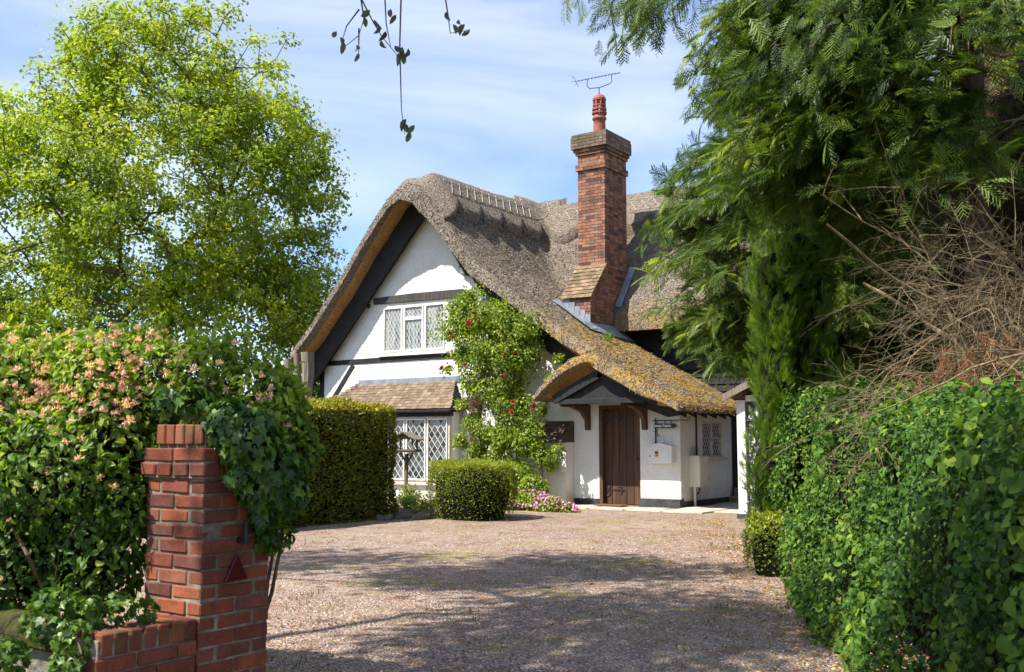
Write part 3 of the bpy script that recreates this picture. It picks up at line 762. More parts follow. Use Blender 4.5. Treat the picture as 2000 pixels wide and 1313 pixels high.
# bargeboards following the slope
def barge(x0, x1, n, y0, y1, lo, hi, name):
    mb = MB(); xx = np.linspace(x0, x1, n)
    for a, b in zip(xx[:-1], xx[1:]): mb.prism([(a, lo(a)), (b, lo(b)), (b, hi(b)), (a, hi(a))], y0, y1)
    return mb.build(name, M['black'], cottage)
def line_l(x): return 6.86+1.085*(x+15.56)
def line_r(x): return 6.86-1.43*(x+15.44)
lo_r = lambda x: min(line_r(x), under(x)-.10) if x < -14.2 else under(x)-.30*float(sstep(-14.2, -13.2, x))-.10
barge(-19.55, -15.56, 22, 18.90, 18.96, line_l, lambda x: max(line_l(x)+.46, under(x)+.05), 'bargeboard')
barge(-15.56, -11.0, 30, 18.90, 18.96, lambda x: lo_r(x) if x > -15.44 else 6.86, lambda x: under(x)+.06, 'bargeboard')
barge(-19.35, -15.6, 22, 18.97, WY-.004, lambda x: line_l(x)+.16, lambda x: line_l(x)+.24, 'barge_soffit')
MB().tube([(-17.55, 18.88, 4.78), (-17.55, 19.14, 4.78)], .055, 8).build('purlin_end', M['black'], cottage)
MB().tube([(-19.2, 18.88, 3.2), (-19.2, 19.2, 3.2)], .09, 8).build('plate_end', M['black'], cottage)

# ---- leaded windows: frame, diamond panes one by one, came lattice
def leaded(parent, plane, axis, a0, a1, z0, z1, dw, dh, came=.007, gl='glass'):
    """diamond panes in the rectangle a0..a1 (along wall) z0..z1"""
    def P3(a, z, off): return (a, plane+off, z) if axis == 'y' else (plane-off, a, z)
    nx = max(2, round((a1-a0)/dw)); dw = (a1-a0)/nx; nz = max(2, round((z1-z0)/dh)); dh = (z1-z0)/nz
    def clip(poly):
        for ax, lim, sgn in ((0, a0, 1), (0, a1, -1), (1, z0, 1), (1, z1, -1)):
            out = []
            for i in range(len(poly)):
                p, q = poly[i], poly[(i+1) % len(poly)]; dp, dq = (p[ax]-lim)*sgn, (q[ax]-lim)*sgn
                if dp >= -1e-9: out.append(p)
                if (dp > 1e-9 and dq < -1e-9) or (dp < -1e-9 and dq > 1e-9):
                    t = dp/(dp-dq); out.append((p[0]+(q[0]-p[0])*t, p[1]+(q[1]-p[1])*t))
            poly = out
            if len(poly) < 3: return []
        return poly
    for i in range(-1, 2*nx+2):
        for k in range(-1, 2*nz+2):
            if (i+k) % 2: continue
            cx, cz = a0+i*dw/2, z0+k*dh/2
            poly = clip([(cx, cz-dh/2), (cx+dw/2, cz), (cx, cz+dh/2), (cx-dw/2, cz)])
            if len(poly) < 3: continue
            ta, tz = random.gauss(0, .018), random.gauss(0, .018)
            top = [P3(a, z, .0+(a-cx)*ta+(z-cz)*tz) for a, z in poly]
            bot = [P3(a, z, .004+(a-cx)*ta+(z-cz)*tz) for a, z in poly]
            m = len(poly)
            MB().add(top+bot, [tuple(range(m)), tuple(range(2*m-1, m-1, -1))]+[(q, q+m, (q+1) % m+m, (q+1) % m) for q in range(m)]).build('pane', M[gl], parent)
    mb = MB()
    def seg(p, q):
        if math.hypot(p[0]-q[0], p[1]-q[1]) < .01: return
        mb.tube([P3(p[0], p[1], -.003), P3(q[0], q[1], -.003)], came, 4)
    W_, H_ = a1-a0, z1-z0
    sl = dh/dw
    for c in np.arange(-2*nz*dw, W_+2*nz*dw, dw):
        for s in (1, -1):
            pts = []
            # line z = z0 + s*sl*(a - (a0+c+dw/2))
            b = a0+c+(dw/2 if True else 0)
            for a_ in (a0, a1):
                z_ = (z0 if s > 0 else z1 if False else z0)+s*sl*(a_-b)
                if z0-1e-6 <= z_ <= z1+1e-6: pts.append((a_, z_))
            for z_ in (z0, z1):
                a_ = b+(z_-z0)/(s*sl)
                if a0 < a_ < a1: pts.append((a_, z_))
            if len(pts) >= 2: seg(pts[0], max(pts[1:], key=lambda q: math.hypot(q[0]-pts[0][0], q[1]-pts[0][1])))
    mb.build('leading', M['cames'], parent)

def bar_y(mb, a0, a1, z0, z1, y, d=.05): mb.box(a0, a1, y-d, y+.04, z0, z1)
# upstairs casement
wu = MB(); x0, x1, z0, z1 = UPW; y = WY+.05; f = .055
bar_y(wu, x0, x1, z0, z0+f, y); bar_y(wu, x0, x1, z1-f, z1, y)
L3 = (x1-x0-f)/3
xe = [x0+i*L3 for i in range(4)]
for a in xe: bar_y(wu, a, a+f, z0+f, z1-f, y)
win = wu.build('upstairs_window', M['whitepaint'], cottage, bevel=.004)
for i in range(3):
    a, b = xe[i]+f, xe[i+1]; c0, c1 = z0+f, z1-f
    fr = MB(); g = .038
    lights = [(c0, c1)] if i != 1 else [(c0, c0+.72*(c1-c0)), (c0+.72*(c1-c0), c1)]
    for u0, u1 in lights:
        for q in ((a+.002, b-.002, u0, u0+g), (a+.002, b-.002, u1-g, u1-.002), (a+.002, a+g, u0+g, u1-g), (b-g, b-.002, u0+g, u1-g)): fr.box(q[0], q[1], y-.075, y-.0, q[2]+.001, q[3])
        leaded(win, y-.035, 'y', a+g, b-g, u0+g, u1-g, .112, .178, .0065, 'glass_up')
    fr.build('casement', M['whitepaint'], win, bevel=.003)
MB().box(x0-.06, x1+.08, WY-.09, WY+.02, z0-.055, z0-.002).build('sill', M['whitepaint'], win, bevel=.006)
MB().add([(x0, y+.3, z0), (x0+.5, y+.3, z0), (x0+.5, y+.3, z1), (x0, y+.3, z1)], [(0, 1, 2, 3)]).build('curtain', M['creambox'], win)

# bay window with hipped tile roof
BY = 18.72; bx0, bx1 = -18.55, -14.62; bz0, bz1 = .42, 1.96
MB().box(bx0, bx1, BY, WY-.01, 0, bz0-.06).build('bay_wall', M['white'], cottage)
skin_bricks('painted_brick', bx0, bx1, 0, lambda v: bz0-.06, [], BY, 'y', wall)
bay = MB(); f = .05; nl = 6; Lb = (bx1-bx0-f)/nl
bar_y(bay, bx0, bx1, bz0, bz0+f, BY+.06); bar_y(bay, bx0, bx1, bz1-f, bz1, BY+.06)
for i in range(nl+1): bar_y(bay, bx0+i*Lb, bx0+i*Lb+f, bz0+f, bz1-f, BY+.06)
bayw = bay.build('bay_window', M['dirtpaint'], cottage, bevel=.004)
for i in range(nl):
    a, b = bx0+i*Lb+f, bx0+(i+1)*Lb; fr = MB(); g = .034
    for q in ((a+.002, b-.002, bz0+f+.001, bz0+f+g), (a+.002, b-.002, bz1-f-g, bz1-f-.001), (a+.002, a+g, bz0+f+g, bz1-f-g), (b-g, b-.002, bz0+f+g, bz1-f-g)): fr.box(q[0], q[1], BY-.02, BY+.05, q[2], q[3])
    fr.build('casement', M['whitepaint'], bayw, bevel=.003)
    if i >= 1: leaded(bayw, BY+.015, 'y', a+g, b-g, bz0+f+g, bz1-f-g, .165, .245, .009)
    else: MB().box(a+g, b-g, BY+.015, BY+.02, bz0+f+g, bz1-f-g).build('pane', M['glass'], bayw)
MB().box(bx0-.05, bx1+.05, BY-.09, BY+.05, bz0-.06, bz0-.002).build('sill', M['dirtpaint'], bayw, bevel=.006)
MB().box(bx1-.06, bx1, BY+.102, WY-.01, bz0-.05, bz1+.1).build('bay_cheek', M['white'], cottage)
MB().box(bx0, bx0+.06, BY+.102, WY-.01, bz0-.05, bz1+.1).build('bay_cheek', M['white'], cottage)
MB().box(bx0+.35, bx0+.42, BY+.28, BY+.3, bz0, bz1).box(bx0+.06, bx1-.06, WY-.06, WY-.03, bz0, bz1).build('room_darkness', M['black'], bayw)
MB().box(bx0-.06, bx1+.06, BY-.05, BY+.08, bz1+.004, bz1+.10).build('fascia', M['black'], cottage)
gut = MB().tube([(bx0-.2, BY-.15, bz1+.13), (bx1+.14, BY-.15, bz1+.125)], .05, 8).build('gutter', M['black'], cottage)
# roof plane: eave y=BY-.16,z=2.12 ; top y=WY,z=2.82
ey, ez, ty, tz = BY-.20, 2.13, WY-.02, 2.80
sl = math.atan2(tz-ez, ty-ey); Lr = math.hypot(tz-ez, ty-ey); ex0, ex1 = bx0-.22, bx1+.18; hip = .95; hipr = .35
bayroof = MB().add([(ex0, ey, ez-.03), (ex1, ey, ez-.03), (ex1-hipr, ty, tz-.03), (ex0+hip, ty, tz-.03), (ex0, ty, ez-.03), (ex1, ty, ez-.03)], [(0, 1, 2, 3), (0, 3, 4), (1, 5, 2), (0, 4, 5, 1)]).build('bay_roof', M['black'], cottage)
tileM = []
for k in range(5):
    mb = MB(); mb.box(-.5, .5, 0, 1, 0, .014, .0012)
    tileM.append(mb.mesh('tile', M['tile']))
rows = 10; gauge = Lr/rows; tw = .165
for r in range(rows):
    q = r/rows; a0, a1 = ex0+hip*q, ex1-hipr*q; x = a0-(tw/2 if r % 2 else 0)
    while x < a1-.02:
        w_ = min(x+tw, a1)-max(x, a0); cx = max(x, a0)+w_/2
        if w_ > .03:
            dy, dz = math.cos(sl)*gauge*r, math.sin(sl)*gauge*r
            o = link_mesh('tile', random.choice(tileM), bayroof, (cx+random.uniform(-.003, .003), ey+dy+random.uniform(-.006, .004), ez+dz+random.uniform(0, .005)))
            o.rotation_euler = (sl-.09+random.uniform(-.03, .03), random.uniform(-.02, .02), random.uniform(-.012, .012)); o.scale = (w_-.004, gauge*1.35, 1)
        x += tw
# bonnet hip tiles stepping up the left end
for i in range(9):
    q = (i+.35)/9.3; bx = ex0+hip*q; by = ey+(ty-ey)*q; bz = ez+(tz-ez)*q
    o = link_mesh('bonnet_tile', MB().prism([(-.07, -.045), (0, .03), (.07, -.045), (.055, -.06), (0, .008), (-.055, -.06)], 0, .16).mesh('bonnet_tile', M['tile']), bayroof, (bx, by, bz+.055))
    o.rotation_euler = (.25, 0, -.9)
MB().box(ex0+hip-.02, ex1-.2, WY-.035, WY-.004, tz-.02, tz+.11).build('lead_flashing', M['lead'], cottage)

# small tiled offset over the projecting pier beside the door
qx0, qx1 = -12.25, -11.52
pier = MB().box(qx0+.04, qx1-.02, 18.83, WY-.005, 0, 1.42).build('brick_pier', M['white'], cottage, bevel=.02)
skin_bricks('painted_brick', qx0+.04, qx1-.02, 0, lambda v: 1.36, [], 18.83, 'y', pier)
sh = MB().prism([(18.72, 1.36), (WY-.004, 1.36), (WY-.004, 1.80)], qx0, qx1, 'x').build('pier_cap', M['tile_dark'], cottage)
s2 = math.atan2(.44, .43); L2 = math.hypot(.44, .43)
tdm = MB().box(-.5, .5, 0, 1, 0, .016, .001).mesh('tile', M['tile_dark'])
for r in range(5):
    x = qx0-(.08 if r % 2 else 0)
    while x < qx1-.01:
        a, b = max(x, qx0), min(x+.165, qx1)
        if b-a > .02:
            o = link_mesh('tile', tdm, sh, ((a+b)/2, 18.70+math.cos(s2)*L2/5*r, 1.365+math.sin(s2)*L2/5*r+random.uniform(0, .004)))
            o.rotation_euler = (s2-.12, 0, random.uniform(-.01, .01)); o.scale = (b-a-.005, L2/5*1.3, 1)
        x += .165

# ---- door
dx0, dx1, dz1 = DOOR[0], DOOR[1], DOOR[3]; dy = WY+.10
MB().box(dx0, dx0+.085, WY-.02, dy+.06, .02, dz1).box(dx1-.02, dx1, WY+.0, dy+.06, .02, dz1).box(dx0+.085, dx1-.02, WY-.02, dy+.06, dz1-.07, dz1).build('door_frame', M['doorframe'], cottage, bevel=.004)
MB().box(dx0, dx1, WY-.06, WY+.3, 0, .05).build('threshold', M['woodgrey'], cottage, bevel=.005)
door = MB().box(dx0+.087, dx1-.022, dy+.012, dy+.05, .06, dz1-.072).build('front_door', M['door'], cottage)
np_ = 5; pw = (dx1-.022-dx0-.087)/np_
for i in range(np_):
    a = dx0+.087+i*pw; MB().box(a+.003, a+pw-.003, dy-.014, dy+.011, .065, dz1-.078).build('plank', M['door'], door, bevel=.005)
def strap(z):
    mb = MB(); y = dy-.022; xh = dx0+.10
    mb.box(xh, xh+.40, y-.004, y+.006, z-.014, z+.014)
    for s in (-1, 1):
        pts = [(xh+.06+.075*math.cos(a)-.02, y, z+s*(.075-.06*math.sin(a)*0+.0)+s*.055*math.sin(a)) for a in np.linspace(-1.6, 3.6, 12)]
        mb.tube(pts, .012, 5)
        pts = [(xh+.36+.035*math.cos(a), y, z+s*(.04+.032*math.sin(a))) for a in np.linspace(-1.4, 3.2, 9)]
        mb.tube(pts, .009, 5)
    mb.add([(xh+.40, y-.003, z-.03), (xh+.47, y-.003, z), (xh+.40, y-.003, z+.03), (xh+.40, y+.004, z-.03), (xh+.47, y+.004, z), (xh+.40, y+.004, z+.03)], [(0, 1, 2), (5, 4, 3), (0, 3, 4, 1), (1, 4, 5, 2)])
    return mb.build('strap_hinge', M['iron'], door)
strap(1.90); strap(.36)
MB().lathe([(0.0, .0), (.02, 0), (.022, .02), (.012, .04), (0, .045)], 0, 0, 10).build('door_knob', M['iron'], door, loc=(dx1-.09, dy-.02, 1.02)).rotation_euler = (PI/2, 0, 0)
# black plinths
MB().box(-11.52, dx0-.004, WY-.03, WY+.1, 0, .17, .004).build('plinth', M['plinth'], cottage)
MB().box(dx1+.004, EX+.02, WY-.09, WY+.1, 0, .21, .006).build('plinth', M['plinth'], cottage)
MB().box(EX-.1, EX+.03, WY+.1, 21.9, 0, .16, .004).build('plinth', M['plinth'], cottage)
# ---- porch hood timbers
gx_ = -10.30
py0, py1 = 18.12, 18.20
hood = MB().prism([(-11.32, 2.20), (-9.25, 2.20), (-9.25, 2.30), (gx_, 2.74), (-11.32, 2.34)], py0+.09, py0+.13).build('porch_gable', M['black'], cottage)
for a, b in (((-11.42, 2.24), (gx_+.03, 2.78)), ((gx_-.03, 2.78), (-9.02, 2.16))):
    MB().prism(strip(a, b, .19), py0, py0+.06).build('porch_bargeboard', M['black'], cottage, bevel=.004)
MB().box(-11.3, -9.3, py0+.02, py0+.085, 2.14, 2.25).build('porch_tie_beam', M['black'], cottage, bevel=.006)
for xx in (-11.30, -9.90+.02):
    MB().box(xx, xx+.17, py0+.10, WY-.01, 2.10, 2.24).build('porch_plate', M['black'], cottage)
for xx in (-11.20, -9.84):
    mb = MB(); mb.prism([(WY-.008, 1.62), (WY-.10, 1.62), (WY-.12, 1.82), (WY-.34, 2.00), (WY-.78, 2.10), (WY-.78, 2.139), (WY-.008, 2.139)], xx, xx+.10, 'x')
    mb.build('porch_bracket', M['doorframe'], cottage, bevel=.006)
for i in range(7):
    y = 18.75+i*.5
    MB().prism([(-9.3, 2.13), (-8.72, 1.86), (-8.72, 1.95), (-9.3, 2.24)], y, y+.08).build('rafter_foot', M['black'], cottage)
MB().box(EX+.003, EX+.05, WY+.0, 21.9, 1.96, 2.12).build('wall_plate', M['black'], cottage)
MB().prism([(-9.75, 2.14), (-9.00, 1.86), (-8.74, 1.90), (-8.80, 2.04), (-9.70, 2.30)], 18.55, 18.62).build('eaves_board', M['black'], cottage)

# ---- end wall window
ew = MB(); y0, y1, z0, z1 = EW; f = .05
for q in ((y0, y1, z0, z0+f), (y0, y1, z1-f, z1), (y0, y0+f, z0+f, z1-f), (y1-f, y1, z0+f, z1-f), ((y0+y1)/2-.035, (y0+y1)/2+.035, z0+f, z1-f)): ew.box(EX-.09, EX-.005, q[0], q[1], q[2], q[3])
m1 = (y0+y1)/2; ew.box(EX-.08, EX-.01, m1+.035, y1-f, z0+.40, z0+.44)
eww = ew.build('side_window', M['dirtpaint'], cottage, bevel=.004)
leaded(eww, EX-.05, 'x', y0+f, m1-.035, z0+f, z1-f, .11, .16)
leaded(eww, EX-.05, 'x', m1+.035, y1-f, z0+f, z0+.40, .11, .16); leaded(eww, EX-.05, 'x', m1+.035, y1-f, z0+.44, z1-f, .11, .16)
MB().box(EX-.02, EX+.07, y0-.06, y1+.12, z0-.06, z0-.003).build('sill', M['dirtpaint'], eww, bevel=.006)
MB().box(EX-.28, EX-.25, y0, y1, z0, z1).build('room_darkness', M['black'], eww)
MB().tube([(EX+.06, 21.82, 0), (EX+.06, 21.82, 2.0)], .04, 8).build('downpipe', M['black'], cottage)

# ---- chimney
CX0, CX1, CY0, CYU, CYB = -12.43, -11.70, 20.20, 20.90, 22.0
chim = MB().box(CX0+.012, CX1-.012, CYU+.012, CYB-.012, 3.0, 8.72).prism([(CY0+.012, 3.2), (CYU+.02, 3.2), (CYU+.02, 5.50), (CY0+.012, 4.72)], CX0+.012, CX1-.012, 'x').build('chimney', M['mortar'], cottage)
bricks = []    # (x0,x1,y0,y1,z0,z1,cap)
def ring(x0, x1, y0, y1, z, alt, capk=0, h=.065):
    d = .1025; g = .010
    def run(a, b, fixed):        # split a..b in stretchers, staggered
        out = []; p = a; first = .1025 if fixed else .215
        L = first
        while p < b-.02:
            q = min(p+L, b)
            if b-q < .06: q = b
            out.append((p, q)); p = q+g; L = .215
        return out
    if alt:
        for a, b in run(x0, x1, False): bricks.append((a, b, y0, y0+d, z, z+h, capk))
        for a, b in run(y0+d+g, y1, True): bricks.append((x1-d, x1, a, b, z, z+h, capk))
    else:
        for a, b in run(y0, y1, False): bricks.append((x1-d, x1, a, b, z, z+h, capk))
        for a, b in run(x0, x1-d-g, True): bricks.append((a, b, y0, y0+d, z, z+h, capk))
z = 3.75; k = 0
while z < 8.66:
    capk = 0; o_ = 0.0
    top_off = 8.70-z
    if top_off < .34: o_, capk = .125, 1
    elif top_off < .42: o_, capk = .08, 0
    elif top_off < .50: o_, capk = .04, 0
    elif .74 < top_off < .83: o_ = .045
    if z > 5.46:
        if z < 5.55: o_ = .02
        ring(CX0-o_, CX1+o_, CYU-o_, CYB+o_*.5, z, k % 2, capk)
    elif z > 4.66:
        yy = CY0+.06+(z-4.70)/.80*(CYU-CY0); yy = min(yy, CYU)
        n0 = len(bricks); ring(CX0, CX1, yy, CYB, z, k % 2)
        bricks[:] = bricks[:n0]+[b for b in bricks[n0:] if b[2] > yy+.05 or b[0] > CX1-.15]
    else:
        ring(CX0, CX1, CY0, CYB, z, k % 2)
    z += .075; k += 1
# visible ones: above the thatch
def surf(x, y):
    a = float(zwing(x)); b = float(zmain(y)) if y > 21.25 else 0; return max(a, b)
bricks = [b for b in bricks if b[5] > surf((b[0]+b[1])/2, (b[2]+b[3])/2)-.05]
bm_u = []
for v in range(6):
    bm_u.append([MB().box(-.5, .5, -.5, .5, -.5, .5, .012).mesh('brick', M['cbrick']), MB().box(-.5, .5, -.5, .5, -.5, .5, .012).mesh('brick', M['cbrick_cap'])])
bricks.sort(key=lambda b: -(b[5] > 6.0)*1-b[5]*.001)
rest = []
for i, b in enumerate(bricks):
    if i < 298:
        j = random.uniform(-.003, .003)
        o = link_mesh('brick', random.choice(bm_u)[b[6]], chim, ((b[0]+b[1])/2, (b[2]+b[3])/2+j, (b[4]+b[5])/2)); o.scale = (b[1]-b[0], b[3]-b[2], b[5]-b[4])
    else: rest.append(b)
if rest:
    boxV = np.array([(x, y, zz) for zz in (0, 1) for y in (0, 1) for x in (0, 1)], float); boxF = np.array([(0, 2, 3, 1), (4, 5, 7, 6), (0, 1, 5, 4), (2, 6, 7, 3), (0, 4, 6, 2), (1, 3, 7, 5)])
    lo = np.array([(b[0], b[2], b[4]) for b in rest]); hi = np.array([(b[1], b[3], b[5]) for b in rest])
    Vv = lo[:, None]+boxV[None]*(hi-lo)[:, None]+rng.normal(size=(len(rest), 1, 3))*.0015
    o = link_mesh('brickwork', np_mesh('brickwork', Vv.reshape(-1, 3), ((np.arange(len(rest))*8)[:, None, None]+boxF[None]).reshape(-1, 4), M['cbrick_s'], np.repeat(rng.random(len(rest)), 6)), chim); tag(o, kind='stuff')
# tiled shoulder
ss_ = math.atan2(5.52-4.70, CYU-CY0); Ls = math.hypot(5.52-4.70, CYU-CY0)+.08
tmm = [MB().box(-.5, .5, 0, 1, 0, .016, .0015).mesh('tile', M['tile_moss']) for _ in range(3)]
for r in range(9):
    x = CX0-.05-(.08 if r % 2 else 0)
    while x < CX1+.04:
        a, b = max(x, CX0-.06), min(x+.165, CX1+.05)
        if b-a > .03:
            o = link_mesh('tile', random.choice(tmm), chim, ((a+b)/2, CY0-.06+math.cos(ss_)*Ls/9*r, 4.66+math.sin(ss_)*Ls/9*r+random.uniform(0, .008)))
            o.rotation_euler = (ss_-.13+random.uniform(-.03, .03), random.uniform(-.03, .03), random.uniform(-.02, .02)); o.scale = (b-a-.005, Ls/9*1.3, 1.2)
        x += .165
# lead aprons at the foot of the stack
mb = MB(); 
def apron(x, y, off=.035): return (x, y, surf(x, min(y, 21.2))+off)
prof = [CX0-.12, CX0, -12.2, -11.95, CX1, CX1+.18]
pts = [(x, CY0-.30, float(zwing(x))+.06) for x in prof]+[(x, CY0+.01, float(zwing(x))+.10) for x in prof]
n_ = len(prof); mb.add(pts, [(i, i+1, i+1+n_, i+n_) for i in range(n_-1)])
ysx = [CY0-.30, CY0+.1, 20.6, 21.0, 21.4, 21.55]
pts = [(CX1-.005, y, float(zwing(CX1))+.13) for y in ysx]+[(CX1+.18+.26*(y-19.9)/1.65, y, float(zwing(CX1+.18+.26*(y-19.9)/1.65))+.055) for y in ysx]
n_ = len(ysx); mb.add(pts, [(i, i+n_, i+n_+1, i+1) for i in range(n_-1)])
mb.build('lead_apron', M['lead'], chim)
for i in range(5):       # stepped flashing on the front face
    x = CX0+.02+i*.14; z = float(zwing(x))+.10
    MB().box(x, x+.15, CY0-.012, CY0-.002, z-.12, z+.10).build('step_flashing', M['lead'], chim)
# side gutter of lead between stack and main slope
pts = []
for y in (21.32, 21.6, 21.9, 22.1): pts += [(CX1+.015, y, float(zmain(y))+.10), (CX1+.20, y-.03, float(zmain(y))+.06)]
MB().add(pts, [(0, 1, 3, 2), (2, 3, 5, 4), (4, 5, 7, 6)]).build('side_flashing', M['lead'], chim)
# pot
pcx, pcy = (CX0+CX1)/2+.02, (CYU+CYB)/2-.15
MB().lathe([(.155, 8.70), (.15, 9.05), (.145, 9.18), (.175, 9.20), (.175, 9.24), (.15, 9.26), (.155, 9.32), (.0, 9.33)], pcx, pcy, 18).build('chimney_pot', M['pot'], chim, smooth=True)
pot = MB()
for kk in range(4):
    z = 9.33+kk*.095; rr_ = .185-.012*kk*kk*.4
    pot.lathe([(rr_-.04, z), (rr_, z+.008), (rr_, z+.05), (rr_-.04, z+.058), (rr_-.04, z)], pcx, pcy, 18)
for a in range(8):
    t_ = a*PI/4; pot.box(pcx+.14*math.cos(t_)-.018, pcx+.14*math.cos(t_)+.018, pcy+.14*math.sin(t_)-.018, pcy+.14*math.sin(t_)+.018, 9.31, 9.68)
pot.lathe([(.165, 9.67), (.168, 9.72), (.13, 9.79), (.06, 9.83), (.0, 9.84)], pcx, pcy, 18)
pot.build('pot_cowl', M['pot'], chim)
MB().box(CX0-.11, CX1+.11, CYU-.11, CYB+.05, 8.705, 8.76, .01).build('mortar_cap', M['cbrick_cap'], chim)
# TV aerial
ar_ = thing('tv_aerial', 'thin metal television aerial standing above the chimney pot', 'aerial', (pcx, pcy, 9.83))
MB().tube([(0, 0, 0), (0, 0, .17)], .014, 6).build('mast', M['alu'], ar_)
dirv = Vector(W(1, 0)).normalized(); 
def ap(l, z): return (dirv.x*l, dirv.y*l, z)
MB().tube([ap(-.28, .40), ap(-.30, .22), ap(-.24, .16), ap(0, .18), ap(.26, .28), ap(.31, .33), ap(.31, .50)], .012, 6).build('cradle', M['alu'], ar_)
MB().tube([ap(-.58, .335), ap(.52, .56)], .009, 5).build('boom', M['alu'], ar_)
perp = Vector((-dirv.y, dirv.x, 0))
for i in range(13):
    l = -.50+i*.082; z = .35+.205*(l+.5); c = Vector(ap(l, z)); MB().tube([c-perp*.09, c+perp*.09], .004, 4).box(c.x-.008, c.x+.008, c.y-.008, c.y+.008, c.z-.012, c.z+.018).build('element', M['alu'], ar_)
MB().tube([ap(-.60, .22), ap(-.55, .30), ap(-.58, .335), ap(-.60, .42), ap(-.68, .47)], .007, 4).tube([ap(-.68, .33), ap(-.58, .335), ap(-.50, .20)], .007, 4).build('reflector', M['alu'], ar_)

# ================================================================== THINGS ON THE HOUSE
def on(label, cat, name, loc): return thing(name, label, cat, loc)
mbx = thing('mailbox', 'white enamelled metal mailbox with a sloping lid, screwed to the wall right of the door', 'mailbox', (-9.40, WY, .94))
MB().prism([(-.265, 0), (.265, 0), (.265, .34), (.0, .40), (-.265, .34)], -.17, -.006).build('box_body', M['mailbox'], mbx, bevel=.008)
MB().box(-.25, .20, -.182, -.171, .275, .322).build('letter_flap', M['mailbox'], mbx, bevel=.004)
MB().box(-.25, .20, -.178, -.171, .02, .262).build('box_door', M['mailbox'], mbx, bevel=.003)
MB().prism([(-.29, .33), (0, .385), (.29, .33), (.29, .345), (0, .412), (-.29, .345)], -.20, -.004).build('lid', M['mailbox'], mbx, bevel=.003)
MB().tube([(-.215, -.190, .14), (-.215, -.176, .14)], .014, 8).build('lock', M['iron'], mbx)
lb = MB().box(-.105, -.025, -.1815, -.1785, .12, .235).build('sticker', M['yellow'], mbx)
MB().box(-.104, -.026, -.1835, -.1818, .195, .234).build('sticker_heading', M['iron'], lb)
MB().box(-.085, -.045, -.1835, -.1818, .150, .166).box(-.065, -.04, -.1835, -.1818, .172, .18).build('sticker_print', M['iron'], lb)

sg = thing('house_name_sign', 'small black iron house name sign with white lettering hanging from a scrolled bracket', 'sign', (-9.56, WY, 1.335))
MB().box(-.012, .012, -.03, -.005, .0, .52).build('back_bar', M['iron'], sg)
mb = MB(); mb.box(.0, .80, -.155, -.140, .462, .482).box(-.01, .01, -.155, -.004, .462, .482)
mb.tube([(.80+.03*math.sin(a)*.9, -.147, .50-.03*math.cos(a)) for a in np.linspace(0, 4.6, 10)], .007, 5); mb.build('arm', M['iron'], sg)
mb = MB(); mb.box(.10, .112, -.152, -.143, .41, .462).box(.27, .29, -.152, -.143, .41, .462).box(.41, .422, -.152, -.143, .41, .462).build('hanger', M['iron'], sg)
MB().prism([(.02, .315), (.50, .315), (.545, .362), (.50, .41), (.02, .41)], -.156, -.140).build('name_plate', M['iron'], sg, bevel=.003)
mb = MB(); mb.box(.10, .112, -.152, -.143, .17, .315).box(.0, .10, -.152, -.143, .238, .250).tube([(.125+.025*math.cos(a), -.147, .165+.025*math.sin(a)) for a in np.linspace(3.1, 8.2, 11)], .007, 5).build('scroll', M['iron'], sg)
tc = bpy.data.curves.new('lettering', 'FONT'); tc.body = 'Sunnye Thatche'; tc.size = .084; tc.extrude = .0015; tc.offset = .0016; tc.space_character = .90
tmp_ = bpy.data.objects.new('lettering', tc); lme = bpy.data.meshes.new_from_object(tmp_); bpy.data.objects.remove(tmp_); lme.materials.append(M['mailbox'])
lt = link_mesh('lettering', lme, sg); lt.location = (.028, -.1585, .336); lt.rotation_euler = (PI/2, 0, 0); lt.scale = (.80, 1, 1)

mt = thing('meter_box', 'tall cream meter cabinet on the end wall below the side window', 'meter box', (EX, 19.54, 0))
MB().box(.002, .24, 0, .46, .45, 1.09).build('cabinet', M['creambox'], mt, bevel=.008)
MB().box(.241, .248, .02, .44, .47, 1.07).build('cabinet_door', M['creambox'], mt, bevel=.003)
MB().tube([(.10, .06, 0), (.10, .06, .449)], .028, 8).build('conduit', M['creambox'], mt)
MB().tube([(.16, .14, .449), (.17, .15, .38), (.15, .13, .33), (.11, .09, .30)], .016, 6).build('cable', M['black'], mt)
MB().tube([(.03, .34, 1.091), (.03, .34, 1.95)], .016, 6).build('cable_pipe', M['black'], mt)
MB().tube([(.249, .40, .62), (.258, .40, .62)], .012, 8).tube([(.249, .40, .95), (.258, .40, .95)], .012, 8).build('lock', M['iron'], mt)

fl = thing('floodlight', 'small black floodlight with a pale lens fixed near the gable verge', 'floodlight', (-14.42, WY, 5.38))
for nm_, q_, mt_ in (('housing', (-.15, .15, -.02, .035, -.10, .10), 'black'), ('lens', (-.125, .125, -.026, -.0205, -.078, .078), 'creambox')):
    o = MB().box(*q_).build(nm_, M[mt_], fl, loc=(0, -.16, 0)); o.rotation_euler = (.45, .22, -.25)
MB().box(-.02, .02, -.10, -.004, -.02, .02).build('bracket', M['black'], fl)
wl_ = thing('porch_lamp', 'tiny pale grey lamp tucked under the eaves right of the porch', 'lamp', (-9.30, WY, 1.94))
MB().box(-.07, .07, -.10, -.003, .03, .08).build('lamp_base', M['creambox'], wl_, bevel=.01)
MB().box(-.035, .035, -.09, -.02, -.04, .029).build('lamp_shade', M['mailbox'], wl_, bevel=.012)

